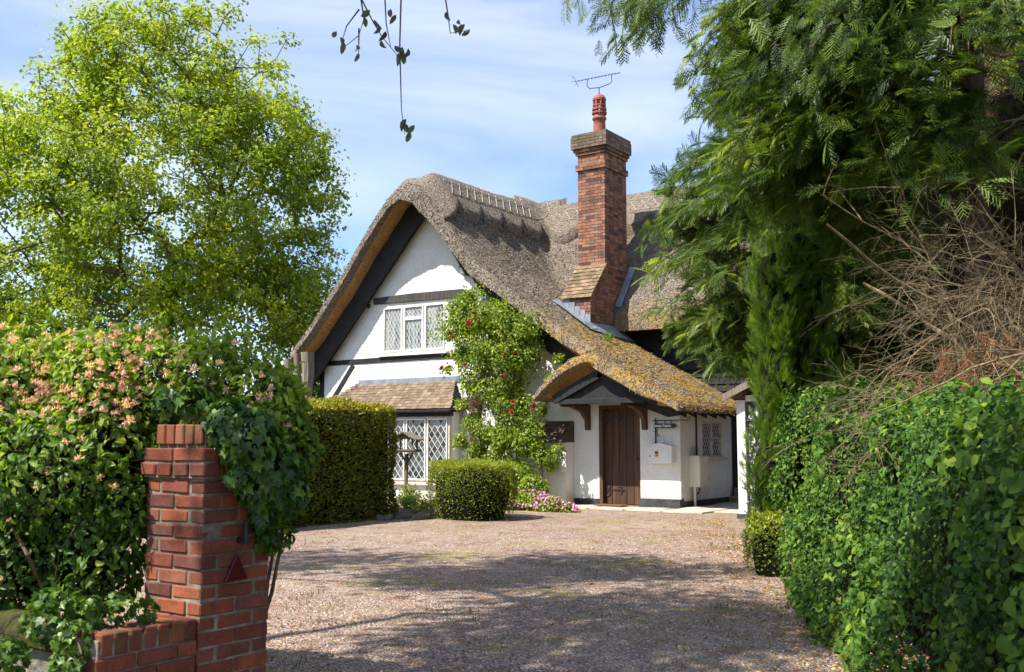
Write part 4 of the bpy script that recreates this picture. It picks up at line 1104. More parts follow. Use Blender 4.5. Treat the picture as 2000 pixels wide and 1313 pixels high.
gt = thing('grass_tuft', 'bright green grass tuft growing from the thatch below the chimney', 'grass', (-11.10, 19.95, float(zwing(-11.1))+.05))
n = 60; TV, TF = leaf_simple(.07, .0); D = rng.normal(size=(n, 3))*.35+[0, 0, 1]; 
V, F, R_ = scatter(TV, TF, rng.normal(size=(n, 3))*[.05, .05, .0], rot_frames(D, unit(rng.normal(size=(n, 3)))), .14+.14*rng.random(n)); link_mesh('blades', np_mesh('blades', V, F, M['conbright'], R_), gt)['kind'] = 'stuff'

# ---- paving at the door
pv = thing('door_paving', 'pale worn stone slabs laid in front of the oak door', 'paving', (0, 0, 0)); pv['kind'] = 'structure'
for i, (a, b, c, d) in enumerate([(-11.95, -11.30, 18.05, 18.60), (-11.28, -10.55, 18.00, 18.62), (-10.53, -9.75, 18.02, 18.60), (-9.73, -8.95, 18.05, 18.62), (-11.4, -10.80, 18.64, 19.05), (-10.78, -10.05, 18.64, 19.05), (-10.03, -9.2, 18.64, 19.03),
                                  (-8.93, -8.1, 18.1, 18.9), (-8.95, -8.1, 18.92, 19.8), (-8.95, -8.1, 19.82, 20.7), (-8.95, -8.1, 20.72, 21.6), (-8.08, -7.3, 18.6, 19.5), (-8.08, -7.3, 19.52, 20.6)]):
    MB().box(a, b, c, d, 0, .045+random.uniform(-.006, .008), .006).build('paving_slab', M['stone'], pv, bevel=.008)
dm = MB().box(-10.78, -10.12, 18.66, 19.02, .06, .078).build('doormat', m_plain('coir', (.17, .085, .045), .95, .1, 0, .4, 30, .8, .01), bevel=.004)
tag(dm, 'flat brown doormat lying on the slab before the front door', 'doormat')
st = thing('garden_steps', 'mossy brick steps rising in the passage beyond the side window', 'steps', (0, 0, 0))
for i in range(4): MB().box(EX+.1, -7.6, 21.35+.3*i, 21.35+.3*(i+1)+(.6 if i == 3 else 0), 0, .18*(i+1), .004).build('step', M['rock'], st, bevel=.01)

# ---- outbuilding with white post and peeling black door
ob = thing('outbuilding', 'outbuilding with a white post and a peeling black plank door, half hidden by the evergreen', 'shed', (0, 0, 0))
OX, OY = -7.10, 17.45
MB().box(OX, OX+.16, OY-.02, OY+.14, .10, 2.12, .006).build('door_post', M['whitepaint'], ob, bevel=.008)
MB().box(OX-.02, OX+.18, OY-.05, OY+.16, 0, .10, .006).build('post_foot', M['plinth'], ob)
dr = MB().box(OX+.20, OX+1.30, OY+.055, OY+.10, .06, 2.08).build('shed_door', M['peel'], ob)
for i in range(8): MB().box(OX+.203+i*.137, OX+.203+i*.137+.131, OY+.03, OY+.054, .06, 2.08).build('plank', M['peel'], dr, bevel=.004)
MB().box(OX+.10, OX+.85, OY+.012, OY+.028, .28, .335).tube([(OX+.18, OY+.01, .25), (OX+.18, OY+.01, .37)], .02, 8).build('strap_hinge', M['peel'], dr)
MB().box(OX+.10, OX+.85, OY+.012, OY+.028, 1.75, 1.80).build('strap_hinge', M['peel'], dr)
MB().box(OX+.17, OX+1.6, OY-.01, OY+.12, 2.09, 2.20).build('door_head', M['whitepaint'], ob)
MB().box(OX+1.32, OX+2.6, OY+.02, OY+.2, 0, 2.2).box(OX+.02, OX+.2, OY+.15, OY+3, 0, 2.15).build('wall', M['black'], ob)
MB().prism([(OX-.16, 2.16), (OX+1.45, 2.95), (OX+3.05, 2.16), (OX+3.05, 2.24), (OX+1.45, 3.05), (OX-.16, 2.24)], OY-.18, OY+3.2).build('roof', M['tile_dark'], ob)
MB().prism([(OX-.18, 2.10), (OX+1.45, 2.86), (OX+1.45, 2.98), (OX-.18, 2.22)], OY-.21, OY-.181).build('bargeboard', M['woodgrey'], ob)
MB().prism([(OX+.1, 2.20), (OX+1.45, 2.84), (OX+2.8, 2.20)], OY+.02, OY+.12).build('gable', M['black'], ob)

# ================================================================== GATE PILLAR AND LOW WALL
PX1, PY0 = -4.19, 3.38
pil = thing('gate_pillar', 'red brick gate pillar with a stepped corbelled top, half covered by ivy', 'pillar', (PX1-.22, PY0+.22, 0))
cx0, cy0 = -.225, -.225   # local
MB().box(-.217, .217, -.217, .217, 0, 1.21).box(-.236, .236, -.236, .236, 1.21, 1.36).box(-.19, .19, -.19, .19, 1.36, 1.45).build('mortar_core', M['mortar'], pil)
nb_m = [MB().box(-.5, .5, -.5, .5, -.5, .5, .010) for _ in range(8)]
def brick_mesh(L, Wd, H, mat, j=.0022):
    return MB().box(-L/2, L/2, -Wd/2, Wd/2, -H/2, H/2, j*1.3).mesh('brick', mat, bevel=random.uniform(.004, .008))
ST = [brick_mesh(.215, .1025, .065, M['brick']) for _ in range(7)]
HD = [brick_mesh(.1025, .1025, .065, M['brick']) for _ in range(4)]
SO = [brick_mesh(.065, .1025, .1025, M['brick_moss']) for _ in range(4)]
def put(meshes, parent, x, y, z, rz=0):
    j = lambda s: random.uniform(-s, s)
    o = link_mesh('brick', random.choice(meshes), parent, (x+j(.002), y+j(.002), z+j(.001))); o.rotation_euler = (j(.006), j(.006), rz+j(.008)); return o
for k in range(16):
    z = .0325+.075*k+.01; h = .225-.05125
    if k % 2:
        for s in (-1, 1):
            for q in (-.1125, .1125): put(ST, pil, s*h, q, z, PI/2)
            put(ST, pil, 0, s*h, z)
    else:
        for s in (-1, 1):
            for q in (-.1125, .1125): put(ST, pil, q, s*h, z)
            put(ST, pil, s*h, 0, z, PI/2)
for k in range(2):      # corbel courses
    z = 1.21+.0325+.01+.075*k; o_ = .25 if k == 0 else .246; h = o_-.05125
    for s in (-1, 1):
        if k == 0:
            for q in (-.196, -.066, .066, .196): put(HD, pil, q, s*h, z).scale.x = 1.12
        else:
            for q in (-.1235, .1235): put(ST, pil, q, s*h, z).scale.x = 1.10
        for q in (-.093, 0, .093): put(HD, pil, s*h, q, z, PI/2).scale.x = .84
for s in (-1, 1):      # soldiers on top
    for q in (-.15, -.075, 0, .075, .15): put(SO, pil, q, s*.155, 1.43); 
    for q in (-.05, .05): put(SO, pil, s*.155, q, 1.43, PI/2)

rf = thing('reflector', 'dark red triangular reflector screwed to the side of the gate pillar', 'reflector', (PX1+.012, PY0+.205, .755))
MB().prism([(-.075, -.065), (.075, -.065), (0, .07)], 0, .016, 'x').build('triangle', M['red'], rf, bevel=.003)
MB().prism([(-.05, -.05), (.05, -.05), (0, .045)], .0165, .019, 'x').build('inner_plate', M['red'], rf)
pn = thing('gate_hinge_pin', 'black iron gate hinge pin built into the side of the pillar', 'hinge', (PX1-.01, PY0+.235, .89))
MB().tube([(-.05, 0, 0), (.07, 0, 0)], .017, 8).build('shank', M['iron'], pn)
MB().tube([(.062, 0, -.02), (.062, 0, .095)], .014, 8).build('pin', M['iron'], pn)

lw = thing('low_brick_wall', 'short low brick wall with brick on edge coping running out from the gate pillar', 'wall', (PX1-.11, PY0, 0))
MB().box(-.093, .093, -.545, -.01, 0, .50).build('mortar_core', M['mortar'], lw)
for k in range(6):
    z = .0325+.075*k-.02; off = .1125 if k % 2 else 0
    ys_ = [-.12, -.34] if k % 2 == 0 else [-.06, -.23, -.45]
    for q in ys_: put(ST if q != -.06 else HD, lw, .055, q, z, PI/2); put(ST if q != -.06 else HD, lw, -.055, q, z, PI/2)
    put(HD, lw, .053, -.50, z) if k % 2 == 0 else None
SO2 = [MB().box(-.1, .1, -.0325, .0325, -.05, .05, .003).mesh('brick', M['brick_moss'], bevel=.006) for _ in range(5)]
for i in range(7): put(SO2, lw, .0, -.04-.077*i, .478)
lw2 = thing('mossy_boundary_wall', 'dark boundary wall with a rounded mossy coping under the honeysuckle', 'wall', (-6.2, 2.98, 0))
MB().box(-2.2, 1.72, -.09, .09, 0, .40, .004).build('wall_body', M['rock'], lw2)
mcop = NT('mossy_coping'); p_ = mcop.new('ShaderNodeNewGeometry').outputs['Position']
mcop.set(mcop.ramp(mcop.noise(p_, 9, 6, .7), [(.35, (.03, .026, .018)), (.6, (.075, .075, .02)), (.8, (.14, .13, .03))]), .95, .1); mcop.bump(mcop.noise(p_, 30, 5, .7), 1., .03)
for i in range(7):
    prof = [(-.13, 0), (.13, 0), (.135, .06), (.09, .115), (0, .135), (-.09, .115), (-.135, .06)]
    MB().prism(prof, 0, .54, 'x').build('coping_stone', mcop.m, lw2, bevel=.01, loc=(-2.1+.55*i, random.uniform(-.008, .008), .402+random.uniform(0, .012)))

# ================================================================== PLANTS
def leaves_obj(name, pos, nrm, size, mat, tmpl, parent, droop=.5, jit=.5, big=None, big_mat=None, big_n=300, kind='stuff', bigname='leaf', minD=None, rndbias=None):
    """pos in world; nrm outward normals. The nearest/largest leaves become objects of their own."""
    n = len(pos); up = np.array([[0, 0, 1.]])
    Nn = unit(nrm*.7+up*.45+rng.normal(size=(n, 3))*jit)
    D = unit(np.cross(np.cross(Nn, rng.normal(size=(n, 3))), Nn)+np.array([[0, 0, -droop]])+nrm*.25)
    Mx = rot_frames(D, Nn); TV, TF = tmpl; size = np.broadcast_to(size, (n,)).copy()
    rnd = rng.random(n) if rndbias is None else np.clip(rndbias, 0, 1)
    sel = np.zeros(n, bool)
    if big:
        dist = np.linalg.norm(pos-np.array([[0, 0, 1.4]]), axis=1); front = ((pos-np.array([[0, 0, 1.4]]))*nrm).sum(1) < 0
        f2 = pos[:, 0]*FX+pos[:, 1]*FY; l2 = pos[:, 0]*RX+pos[:, 1]*RY
        vis = front & (np.abs(l2) < f2*.5) & (f2 > 1)
        sc_ = np.where(vis, size/dist, 0); ids = np.argsort(-sc_)[:big_n]; ids = ids[sc_[ids] > 0]; sel[ids] = True
        vs = [np_mesh('leaf', np.asarray(TV, float)*[random.uniform(.85, 1.15), 1, random.uniform(.5, 1.6)], TF, big_mat) for _ in range(4)]
        for i in ids:
            o = bpy.data.objects.new(bigname, random.choice(vs)); COL.objects.link(o); o.parent = parent
            m4 = Matrix([list(Mx[i][r]*size[i])+[pos[i][r]-parent.location[r]] for r in range(3)]+[[0, 0, 0, 1]]); o.matrix_local = m4
    k = ~sel
    V, F, R_ = scatter(TV, TF, pos[k], Mx[k], size[k], rnd[k])
    if parent is not None: V = V-np.array(parent.location)
    o = link_mesh(name, np_mesh(name, V, F, mat, R_), parent); o['kind'] = kind; return o

def ell_points(ells, n, inner=.72, noise=.25, ns=2.5, cull=.8, lower=1.0):
    """points on a union of ellipsoids: ells = [(centre(3), radii(3)), ...] world"""
    C_ = np.array([e[0] for e in ells], float); Rr = np.array([e[1] if hasattr(e[1], '__len__') else (e[1],)*3 for e in ells], float)
    wgt = (Rr.prod(1))**(2/3); k = rng.choice(len(ells), n*2, p=wgt/wgt.sum())
    d = unit(rng.normal(size=(n*2, 3))); rad = inner+(1.06-inner)*rng.random(n*2)**.6
    base = C_[k]+d*Rr[k]; rad = rad*(1+noise*(vnoise(base, ns)-.5)*2)
    P = C_[k]+d*Rr[k]*rad[:, None]; Nn = unit(d/Rr[k])
    keep = np.ones(n*2, bool)
    for c, r in zip(C_, Rr):
        q = (((P-c)/r)**2).sum(1); keep &= q > cull*cull*.8
    keep &= P[:, 2] > .02
    P, Nn = P[keep][:n], Nn[keep][:n]; return P, Nn

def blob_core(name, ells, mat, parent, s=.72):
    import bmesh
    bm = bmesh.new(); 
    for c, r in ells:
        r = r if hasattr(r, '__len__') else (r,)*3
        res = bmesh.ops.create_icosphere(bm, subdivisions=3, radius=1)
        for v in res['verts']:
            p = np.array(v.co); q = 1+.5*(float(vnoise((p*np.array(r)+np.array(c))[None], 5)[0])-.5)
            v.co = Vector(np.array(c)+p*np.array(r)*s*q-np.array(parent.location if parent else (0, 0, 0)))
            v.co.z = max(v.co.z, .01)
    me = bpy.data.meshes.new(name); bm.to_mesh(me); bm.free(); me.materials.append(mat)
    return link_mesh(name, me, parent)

def from_px(px, py, D): return W((px-1000)/2000*D, D, 1.4+(860-py)/2000*D)

def rand_twigs(name, ells, n, r, mat, parent, L=.4):
    P, Nn = ell_points(ells, n, .5, .2)
    A = P-Nn*L*.6+rng.normal(size=P.shape)*L*.4; B = P+Nn*.04
    mid = (A+B)/2+rng.normal(size=P.shape)*L*.12
    V1, F1 = tubes_np(A, mid, np.full(len(P), r), np.full(len(P), r*.8)); V2, F2 = tubes_np(mid, B, np.full(len(P), r*.8), np.full(len(P), r*.4))
    V = np.concatenate([V1, V2])-np.array(parent.location); F = np.concatenate([F1, F2+len(V1)])
    o = link_mesh(name, np_mesh(name, V, F, mat), parent); o['kind'] = 'stuff'; return o

# ---- honeysuckle
hs = thing('honeysuckle', 'overgrown honeysuckle hedge full of pink and yellow flowers spilling over the gate pillar', 'honeysuckle', (-5.6, 3.9, 0))
E_ = [(-60, 800, 6.4, .52), (-50, 960, 6.3, .55), (90, 775, 6.0, .41), (220, 770, 5.8, .36), (20, 735, 6.2, .34), (150, 735, 6.0, .28), (40, 900, 5.95, .55), (150, 930, 5.7, .48), (225, 880, 5.6, .33), (80, 1090, 5.75, .42), (205, 1080, 5.55, .28), (250, 985, 5.5, .18),
      (325, 722, 5.65, .20), (405, 725, 5.6, .20), (485, 750, 5.6, .24), (535, 755, 5.6, .20), (560, 800, 5.6, .19), (575, 880, 5.6, .15), (565, 960, 5.6, .12), (550, 1040, 5.55, .08), (275, 790, 5.6, .15), (270, 735, 5.8, .24)]
E_ = [(a, b+(14 if b < 850 else 0)+(max(0, a-440)*.50 if b < 850 else 0), c, r) for a, b, c, r in E_]
HE = [(from_px(a, b, c), r) for a, b, c, r in E_]
P, Nn = ell_points(HE, 17500, .80, .22, 3.0)
leaves_obj('foliage', P, Nn, .036+.026*rng.random(len(P)), M['honeyleaf'], leaf_ovate(.62), hs, big=True, big_mat=M['honeyleaf_o'], rndbias=np.clip(rng.random(len(P))*.75+.55*(P[:, 2]-1.05), 0, 1))  # leaf colour lightens with height: sunlit top and shaded foot painted in
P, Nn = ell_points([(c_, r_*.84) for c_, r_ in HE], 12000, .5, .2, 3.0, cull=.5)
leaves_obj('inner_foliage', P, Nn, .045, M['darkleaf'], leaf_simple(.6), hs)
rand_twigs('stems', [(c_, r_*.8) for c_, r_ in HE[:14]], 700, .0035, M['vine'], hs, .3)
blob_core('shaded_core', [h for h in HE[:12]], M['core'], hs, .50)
# long shoots above the top
A = []; B = []; lp = []
for i in range(60):
    px = random.uniform(-20, 600); top = 645+.05*px+max(0, px-440)*.5; D_ = 6.1-.0009*px
    b = np.array(from_px(px, top+40, D_)); d = unit(np.array([random.gauss(0, .4), random.gauss(0, .3), 1.0])); L_ = random.uniform(.10, .28)
    A.append(b-d*.1); B.append(b+d*L_)
    for t_ in np.linspace(.1, 1, 8): lp.append(b+d*L_*t_)
V, F = tubes_np(np.array(A), np.array(B), np.full(60, .003), np.full(60, .0015)); link_mesh('shoots', np_mesh('shoots', V-np.array(hs.location), F, M['honeyleaf'], np.full(len(F), .6)), hs)['kind'] = 'stuff'
lp = np.repeat(np.array(lp), 2, 0); leaves_obj('shoot_leaves', lp, unit(rng.normal(size=lp.shape)+[0, 0, .6]), .04+.02*rng.random(len(lp)), M['honeyleaf'], leaf_ovate(.5), hs, rndbias=.55+.45*rng.random(len(lp)))
# flower heads
def flower_head(seed):
    r = random.Random(seed); mb = MB(); R_ = []
    for i in range(13):
        a, el = r.uniform(0, 2*PI), r.uniform(.1, 1.3); d = Vector((math.cos(a)*math.cos(el), math.sin(a)*math.cos(el), math.sin(el)))
        L = r.uniform(.030, .046); b = d*.006; m_ = d*L*.6+Vector((0, 0, .002)); t_ = d*L
        nf = len(mb.f); mb.tube([b, m_, t_], [.0016, .0026, .0036], 4); col = r.choice([.0, .2, .35, .4, .55, .62, .8, 1.0])
        s = d.cross(Vector((0, 0, 1))).normalized(); u = s.cross(d)
        for sg_ in (1, -1):        # two curled lips
            o1 = t_+s*.006; o2 = t_-s*.006; e = t_+u*sg_*.016+d*(.010 if sg_ > 0 else -.002)
            mb.add([o1, o2, e, e-s*.001], [(0, 1, 2, 3)])
        mb.tube([t_, t_+d*.014+u*.004], [.0009, .0007], 3)
        R_ += [col]*(len(mb.f)-nf)
    me = mb.mesh('flower_head', M['honeyfl']); at = me.attributes.new('rnd', 'FLOAT', 'FACE'); at.data.foreach_set('value', R_[:len(me.polygons)]+[0.5]*max(0, len(me.polygons)-len(R_))); return me
FH = [flower_head(s) for s in range(8)]
P, Nn = ell_points(HE, 5200, .97, .22, 3.0)
Lt = P[:, 0]*RX+P[:, 1]*RY; Fw = P[:, 0]*FX+P[:, 1]*FY; ppx = 1000+2000*Lt/Fw; ppy = 860-2000*(P[:, 2]-1.4)/Fw
fcl = np.array([-.78, -.5, .25]); good = (Nn @ fcl > -.5) & (ppx > -40) & (ppx < 640)
wy = np.exp(-((ppy-735)/85.0)**2)*1.0+.10+.25*np.exp(-((ppy-1110)/60.0)**2*1.0)*np.exp(-((ppx-270)/60)**2)
wy *= (vnoise(P, 4.2) > .45)*1.0+.05
wy *= (Nn @ unit(np.array([-FX, -FY, .35])) > -.1)
pk = rng.choice(len(P), 298, replace=False, p=(wy*good)/(wy*good).sum())
for i in pk:
    o = link_mesh('flower_head', random.choice(FH), hs, tuple(P[i]+Nn[i]*.03-np.array(hs.location))); s_ = random.uniform(.42, .78); o.scale = (s_,)*3
    o.rotation_euler = Vector(Nn[i]*.6+np.array([0, 0, .7])+rng.normal(size=3)*.3).to_track_quat('Z', 'Y').to_euler()
for pts in (((525, 1210, 5.75), (532, 1130, 5.7), (545, 1050, 5.65), (552, 950, 5.6), (540, 850, 5.6)), ((520, 1215, 5.75), (540, 1150, 5.72), (552, 1080, 5.6), (565, 1000, 5.6), (560, 900, 5.6)), ((-10, 900, 5.5), (20, 1000, 5.45), (70, 1080, 5.4), (120, 1180, 5.5)), ((60, 880, 5.5), (10, 1050, 5.5), (30, 1180, 5.6))):
    mb = MB().tube([Vector(from_px(*q))-hs.location for q in pts], [.013, .011, .010, .009, .007][:len(pts)], 6); mb.build('old_stem', M['vine'], hs)

# ---- ivy draped over the pillar
iv = thing('ivy', 'glossy dark ivy draped over the right shoulder of the gate pillar', 'ivy', (-4.2, 3.7, 0))
IE = [(from_px(a, b, c), r) for a, b, c, r in [(445, 828, 5.25, .125), (480, 860, 5.3, .17), (520, 900, 5.35, .14), (505, 950, 5.3, .09), (380, 780, 5.4, .09), (330, 785, 5.45, .08), (470, 925, 5.22, .06), (515, 1010, 5.4, .06), (545, 950, 5.45, .14), (525, 1050, 5.45, .045)]]
P, Nn = ell_points(IE, 1500, .8, .2, 4)
leaves_obj('foliage', P, Nn, .038+.032*rng.random(len(P)), M['ivy'], leaf_ivy(), iv, droop=1.2, jit=.35, big=True, big_mat=M['ivy_o'])
iv2 = thing('ivy', 'small pale green ivy trailing over the end of the low brick wall', 'ivy', (-4.5, 3.0, 0))
IE2 = [(from_px(a, b, c), r) for a, b, c, r in [(165, 1240, 4.75, .10), (150, 1290, 4.7, .08), (120, 1195, 4.9, .12), (250, 1175, 4.95, .07), (300, 1180, 5.0, .05), (40, 1270, 4.8, .09), (190, 1190, 4.9, .08)]]
P, Nn = ell_points(IE2, 620, .75, .2, 4)
leaves_obj('foliage', P, Nn, .032+.024*rng.random(len(P)), M['ivy'], leaf_ivy(), iv2, droop=.8, jit=.4, rndbias=.5+.5*rng.random(len(P)), big=True, big_mat=M['ivy_o'], big_n=120)

# ---- clipped yew hedge (dark) and box dome
def clipped(name, label, x0, x1, y0, y1, h, n, size, mat, rr=.25, nz=.035, cat='hedge', tip=.0):
    o = thing(name, label, cat, ((x0+x1)/2, (y0+y1)/2, 0)); w, d = x1-x0, y1-y0
    area = np.array([d*h, d*h, w*h, w*h, w*d]); k = rng.choice(5, n, p=area/area.sum()); u, v = rng.random((2, n))
    P = np.zeros((n, 3)); Nn = np.zeros((n, 3))
    for i, (nx, ny, nz_) in enumerate(((1, 0, 0), (-1, 0, 0), (0, -1, 0), (0, 1, 0), (0, 0, 1))):
        s = k == i; Nn[s] = (nx, ny, nz_)
        P[s, 0] = (x1 if nx > 0 else x0) if nx else x0+w*u[s]
        P[s, 1] = (y1 if ny > 0 else y0) if ny else y0+d*(u[s] if nx else v[s])
        P[s, 2] = h if nz_ else h*v[s]
    # round the arrises
    c = np.stack([np.clip(P[:, 0], x0+rr, x1-rr), np.clip(P[:, 1], y0+rr, y1-rr), np.minimum(P[:, 2], h-rr)], 1)
    dv = P-c; L = np.linalg.norm(dv, axis=1, keepdims=True); Nn = dv/(L+1e-9); P = c+Nn*rr
    Nn = unit(Nn)
    P = P+Nn*((vnoise(P, 1.1)-.5)*.14+(vnoise(P, 5)-.5)*nz*2+rng.normal(size=n)*nz*.6)[:, None]
    P[:, 2] = np.maximum(P[:, 2], .03)
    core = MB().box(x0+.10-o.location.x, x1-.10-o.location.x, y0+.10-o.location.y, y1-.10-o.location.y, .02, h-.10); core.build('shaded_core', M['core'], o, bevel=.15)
    nn = len(P); D = unit(Nn*.8+rng.normal(size=(nn, 3))*.5+[0, 0, .25]); N2 = unit(Nn*.9+rng.normal(size=(nn, 3))*.65+[0, 0, .3])
    V, F, R_ = scatter(*leaf_simple(.42, .04), P-Nn*.015, rot_frames(D, N2), size*(.7+.6*rng.random(nn)), np.clip(rng.random(nn)*.75+.35*(Nn[:, 2] > .5)+.12*vnoise(P, 2), 0, 1))  # top leaves take lighter colours, painting sunlight on the hedge top
    q = link_mesh('foliage', np_mesh('foliage', V-np.array(o.location), F, mat, R_), o); q['kind'] = 'stuff'; return o
clipped('yew_hedge', 'tall dark clipped yew hedge with a golden sunlit top, left of the bird table', -13.75, -12.15, 9.6, 14.15, 2.02, 60000, .062, M['yew'])
def dome(name, label, lat, D, r, h, n, size, mat, zc=.5, cat='bush'):
    o = thing(name, label, cat, W(lat, D, 0)); th = rng.random(n)*2*PI; q = rng.random(n)
    # superellipse profile
    a = q*PI/2; rr_ = r*np.cos(a)**.28; zz = h*np.sin(a)**.55
    P = np.stack([o.location.x+rr_*np.cos(th), o.location.y+rr_*np.sin(th), zz], 1)
    top = rng.random(n) < .3; rt = r*.93*np.sqrt(rng.random(n)); P[top] = np.stack([o.location.x+rt*np.cos(th), o.location.y+rt*np.sin(th), np.full(n, h)-.04*(rt/r)**4], 1)[top]
    P[:, :2] = (P[:, :2]-np.array(o.location)[:2])*(.80+.20*np.clip(P[:, 2:3]/h*1.6, 0, 1))+np.array(o.location)[:2]
    Nn = unit((P-np.array([o.location.x, o.location.y, h*zc]))*[1, 1, 1.5])
    P = P+Nn*((vnoise(P, 2.2)-.5)*.12+(vnoise(P, 7)-.5)*.08+rng.normal(size=n)*.02)[:, None]; P[:, 2] = np.maximum(P[:, 2], .02)
    D = unit(Nn*.6+rng.normal(size=(n, 3))*.6+[0, 0, .3]); N2 = unit(Nn*1.0+rng.normal(size=(n, 3))*.55+[0, 0, .3])
    V, F, R_ = scatter(*leaf_simple(.55, .08), P, rot_frames(D, N2), size*(.7+.6*rng.random(n)), np.clip(rng.random(n)*.8+.25*(Nn[:, 2] > .6), 0, 1))  # upward leaves take lighter colours: light from above put into the colour
    q_ = link_mesh('foliage', np_mesh('foliage', V-np.array(o.location), F, mat, R_), o); q_['kind'] = 'stuff'
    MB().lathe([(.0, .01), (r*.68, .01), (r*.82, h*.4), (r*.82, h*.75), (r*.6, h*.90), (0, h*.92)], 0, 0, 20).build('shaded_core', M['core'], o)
    return o
dome('box_bush', 'round low clipped box bush in front of the climbing rose', -.70, 18.35, .80, 1.0, 17000, .034, M['box'])

# ---- climbing rose
rs = thing('climbing_rose', 'climbing rose with dark red blooms scrambling up the white gable wall', 'rose', (-12.9, 18.75, 0))
def rp(px, py, dd=0.0):      # a point about 0.35 m in front of the wall
    D_ = 22.6-(px-930)*.0053+dd; return from_px(px, py, D_)
RE = [(rp(a, b, c), r) for a, b, r, c in [(915, 585, .26, 0), (900, 632, .36, 0), (945, 625, .40, 0), (990, 640, .38, 0), (1030, 645, .30, 0), (905, 690, .26, 0), (950, 690, .42, -.1), (1000, 700, .36, 0), (1035, 690, .20, 0), (925, 750, .28, 0), (965, 770, .30, -.1), (1010, 790, .26, 0), (925, 820, .22, 0), (980, 850, .34, -.1), (1025, 870, .26, 0), (1055, 885, .20, 0), (955, 900, .24, 0), (1010, 925, .30, -.15), (890, 600, .14, 0), (1075, 740, .12, 0), (1060, 800, .13, 0), (1085, 880, .12, 0), (1090, 700, .09, 0), (1120, 705, .08, -.2), (900, 860, .16, 0), (1075, 905, .12, 0), (880, 650, .14, 0), (875, 720, .10, 0), (900, 930, .24, 0), (940, 955, .26, 0), (985, 905, .26, 0), (955, 850, .26, 0), (930, 880, .22, 0), (905, 790, .18, 0), (1000, 760, .25, 0), (1040, 840, .22, 0)]]
P, Nn = ell_points([(c_, r_*1.25) for c_, r_ in RE], 36000, .15, .8, 4.5, cull=.1)
P[:, 1] = np.minimum(P[:, 1], 19.08)
leaves_obj('foliage', P, Nn, .050+.035*rng.random(len(P)), M['rose'], leaf_simple(.7, .1), rs, jit=.8)
mb = MB()
for j, pts in enumerate([((935, 1000), (930, 900), (940, 800), (925, 700), (915, 600)), ((945, 1000), (948, 880), (930, 780), (960, 700), (1000, 650)), ((930, 1000), (920, 860), (945, 760), (985, 720), (1030, 660)), ((940, 1000), (955, 850), (1000, 780), (1060, 700)), ((1000, 1000), (1010, 850), (1020, 720), (1010, 620)), ((1060, 1000), (1050, 850), (1080, 740), (1120, 700)), ((925, 980), (905, 820), (900, 700), (895, 640))]):
    q = [Vector(rp(a, b, .05*j % .2)) for a, b in pts]; q[0].z = 0.0
    fine = []
    for a, b in zip(q[:-1], q[1:]):
        for t_ in (0, .33, .66): fine.append(a.lerp(b, t_)+Vector((random.gauss(0, .03), random.gauss(0, .02), 0)))
    fine.append(q[-1]); mb.tube([v-rs.location for v in fine], list(np.linspace(.035 if j < 4 else .015, .006, len(fine))), 6)
mb.build('stems', M['vine'], rs)
TE = [(rp(a, b, -.05), r) for a, b, r in [(930, 790, .22), (940, 850, .2), (925, 900, .16), (950, 740, .18)]]
rand_twigs('dead_twigs', TE, 700, .005, M['vine'], rs, .3)
def rose_bloom(seed):
    r = random.Random(seed); mb = MB()
    for ring_, (nn, rad, tl, L) in enumerate(((3, .006, .15, .022), (5, .012, .45, .028), (6, .020, .85, .034))):
        for i in range(nn):
            a = 2*PI*i/nn+ring_*.5+r.uniform(-.2, .2); c = Vector((math.cos(a), math.sin(a), 0)); s = Vector((-math.sin(a), math.cos(a), 0)); u = c*math.sin(tl)+Vector((0, 0, 1))*math.cos(tl)
            b = c*rad*.5; w = .019+.006*ring_
            mb.add([b-s*w*.4, b+s*w*.4, b+u*L*.6+s*w, b+u*L+c*.006, b+u*L*.6-s*w], [(0, 1, 2, 3, 4)])
    return mb.mesh('bloom', M['petal_red'])
RB = [rose_bloom(s) for s in range(4)]
for px, py in [(922, 606), (915, 630), (877, 652), (909, 658), (980, 650), (985, 692), (1007, 688), (863, 720), (933, 623), (909, 714), (983, 736), (1003, 786), (1000, 805), (1043, 795), (925, 612), (880, 658)]:
    x_, y_, z_ = rp(px, py, -.42); o = link_mesh('bloom', random.choice(RB), rs, Vector((x_, y_, z_))-rs.location); o.scale = (random.uniform(1.2, 1.7),)*3; o.rotation_euler = (random.uniform(.3, 1.3), random.uniform(-.4, .4), random.uniform(-.9, .3))

# ---- flower border
fb = thing('flower_border', 'low green border of pink geranium flowers at the foot of the wall beside the door', 'flowers', (-11.7, 18.2, 0))
BE = [(from_px(a, b, c), (r, r, r*.8)) for a, b, c, r in [(1035, 985, 20.6, .34), (1070, 990, 20.4, .30), (1105, 997, 20.2, .20), (1000, 985, 20.6, .30), (1040, 950, 21.0, .30), (985, 960, 20.9, .30), (1015, 925, 21.2, .24), (1120, 1000, 20.1, .13)]]
P, Nn = ell_points(BE, 9000, .6, .3, 4)
leaves_obj('foliage', P, Nn, .04+.03*rng.random(len(P)), M['rose'], leaf_simple(.7, .1), fb)
P, Nn = ell_points(BE[:4]+BE[7:], 900, 1.0, .2, 4); s_ = (Nn[:, 2] > -.1) & (vnoise(P, 3.5) > .42)
P, Nn = P[s_], Nn[s_]; n = len(P); pet = [(0, 0, 0)]+[(math.cos(a)*.5, math.sin(a)*.5, .1) for a in np.arange(10)*PI/5]; pf = [(0, i, i+1 if i < 10 else 1) for i in range(1, 11)]
V, F, R_ = scatter(pet, pf, P+Nn*.03, rot_frames(unit(rng.normal(size=(n, 3))), unit(Nn+[-.4, -.5, .4]+rng.normal(size=(n, 3))*.2)), .030+.02*rng.random(n)); link_mesh('flowers', np_mesh('flowers', V-np.array(fb.location), F, M['petal_pink'], R_), fb)['kind'] = 'stuff'
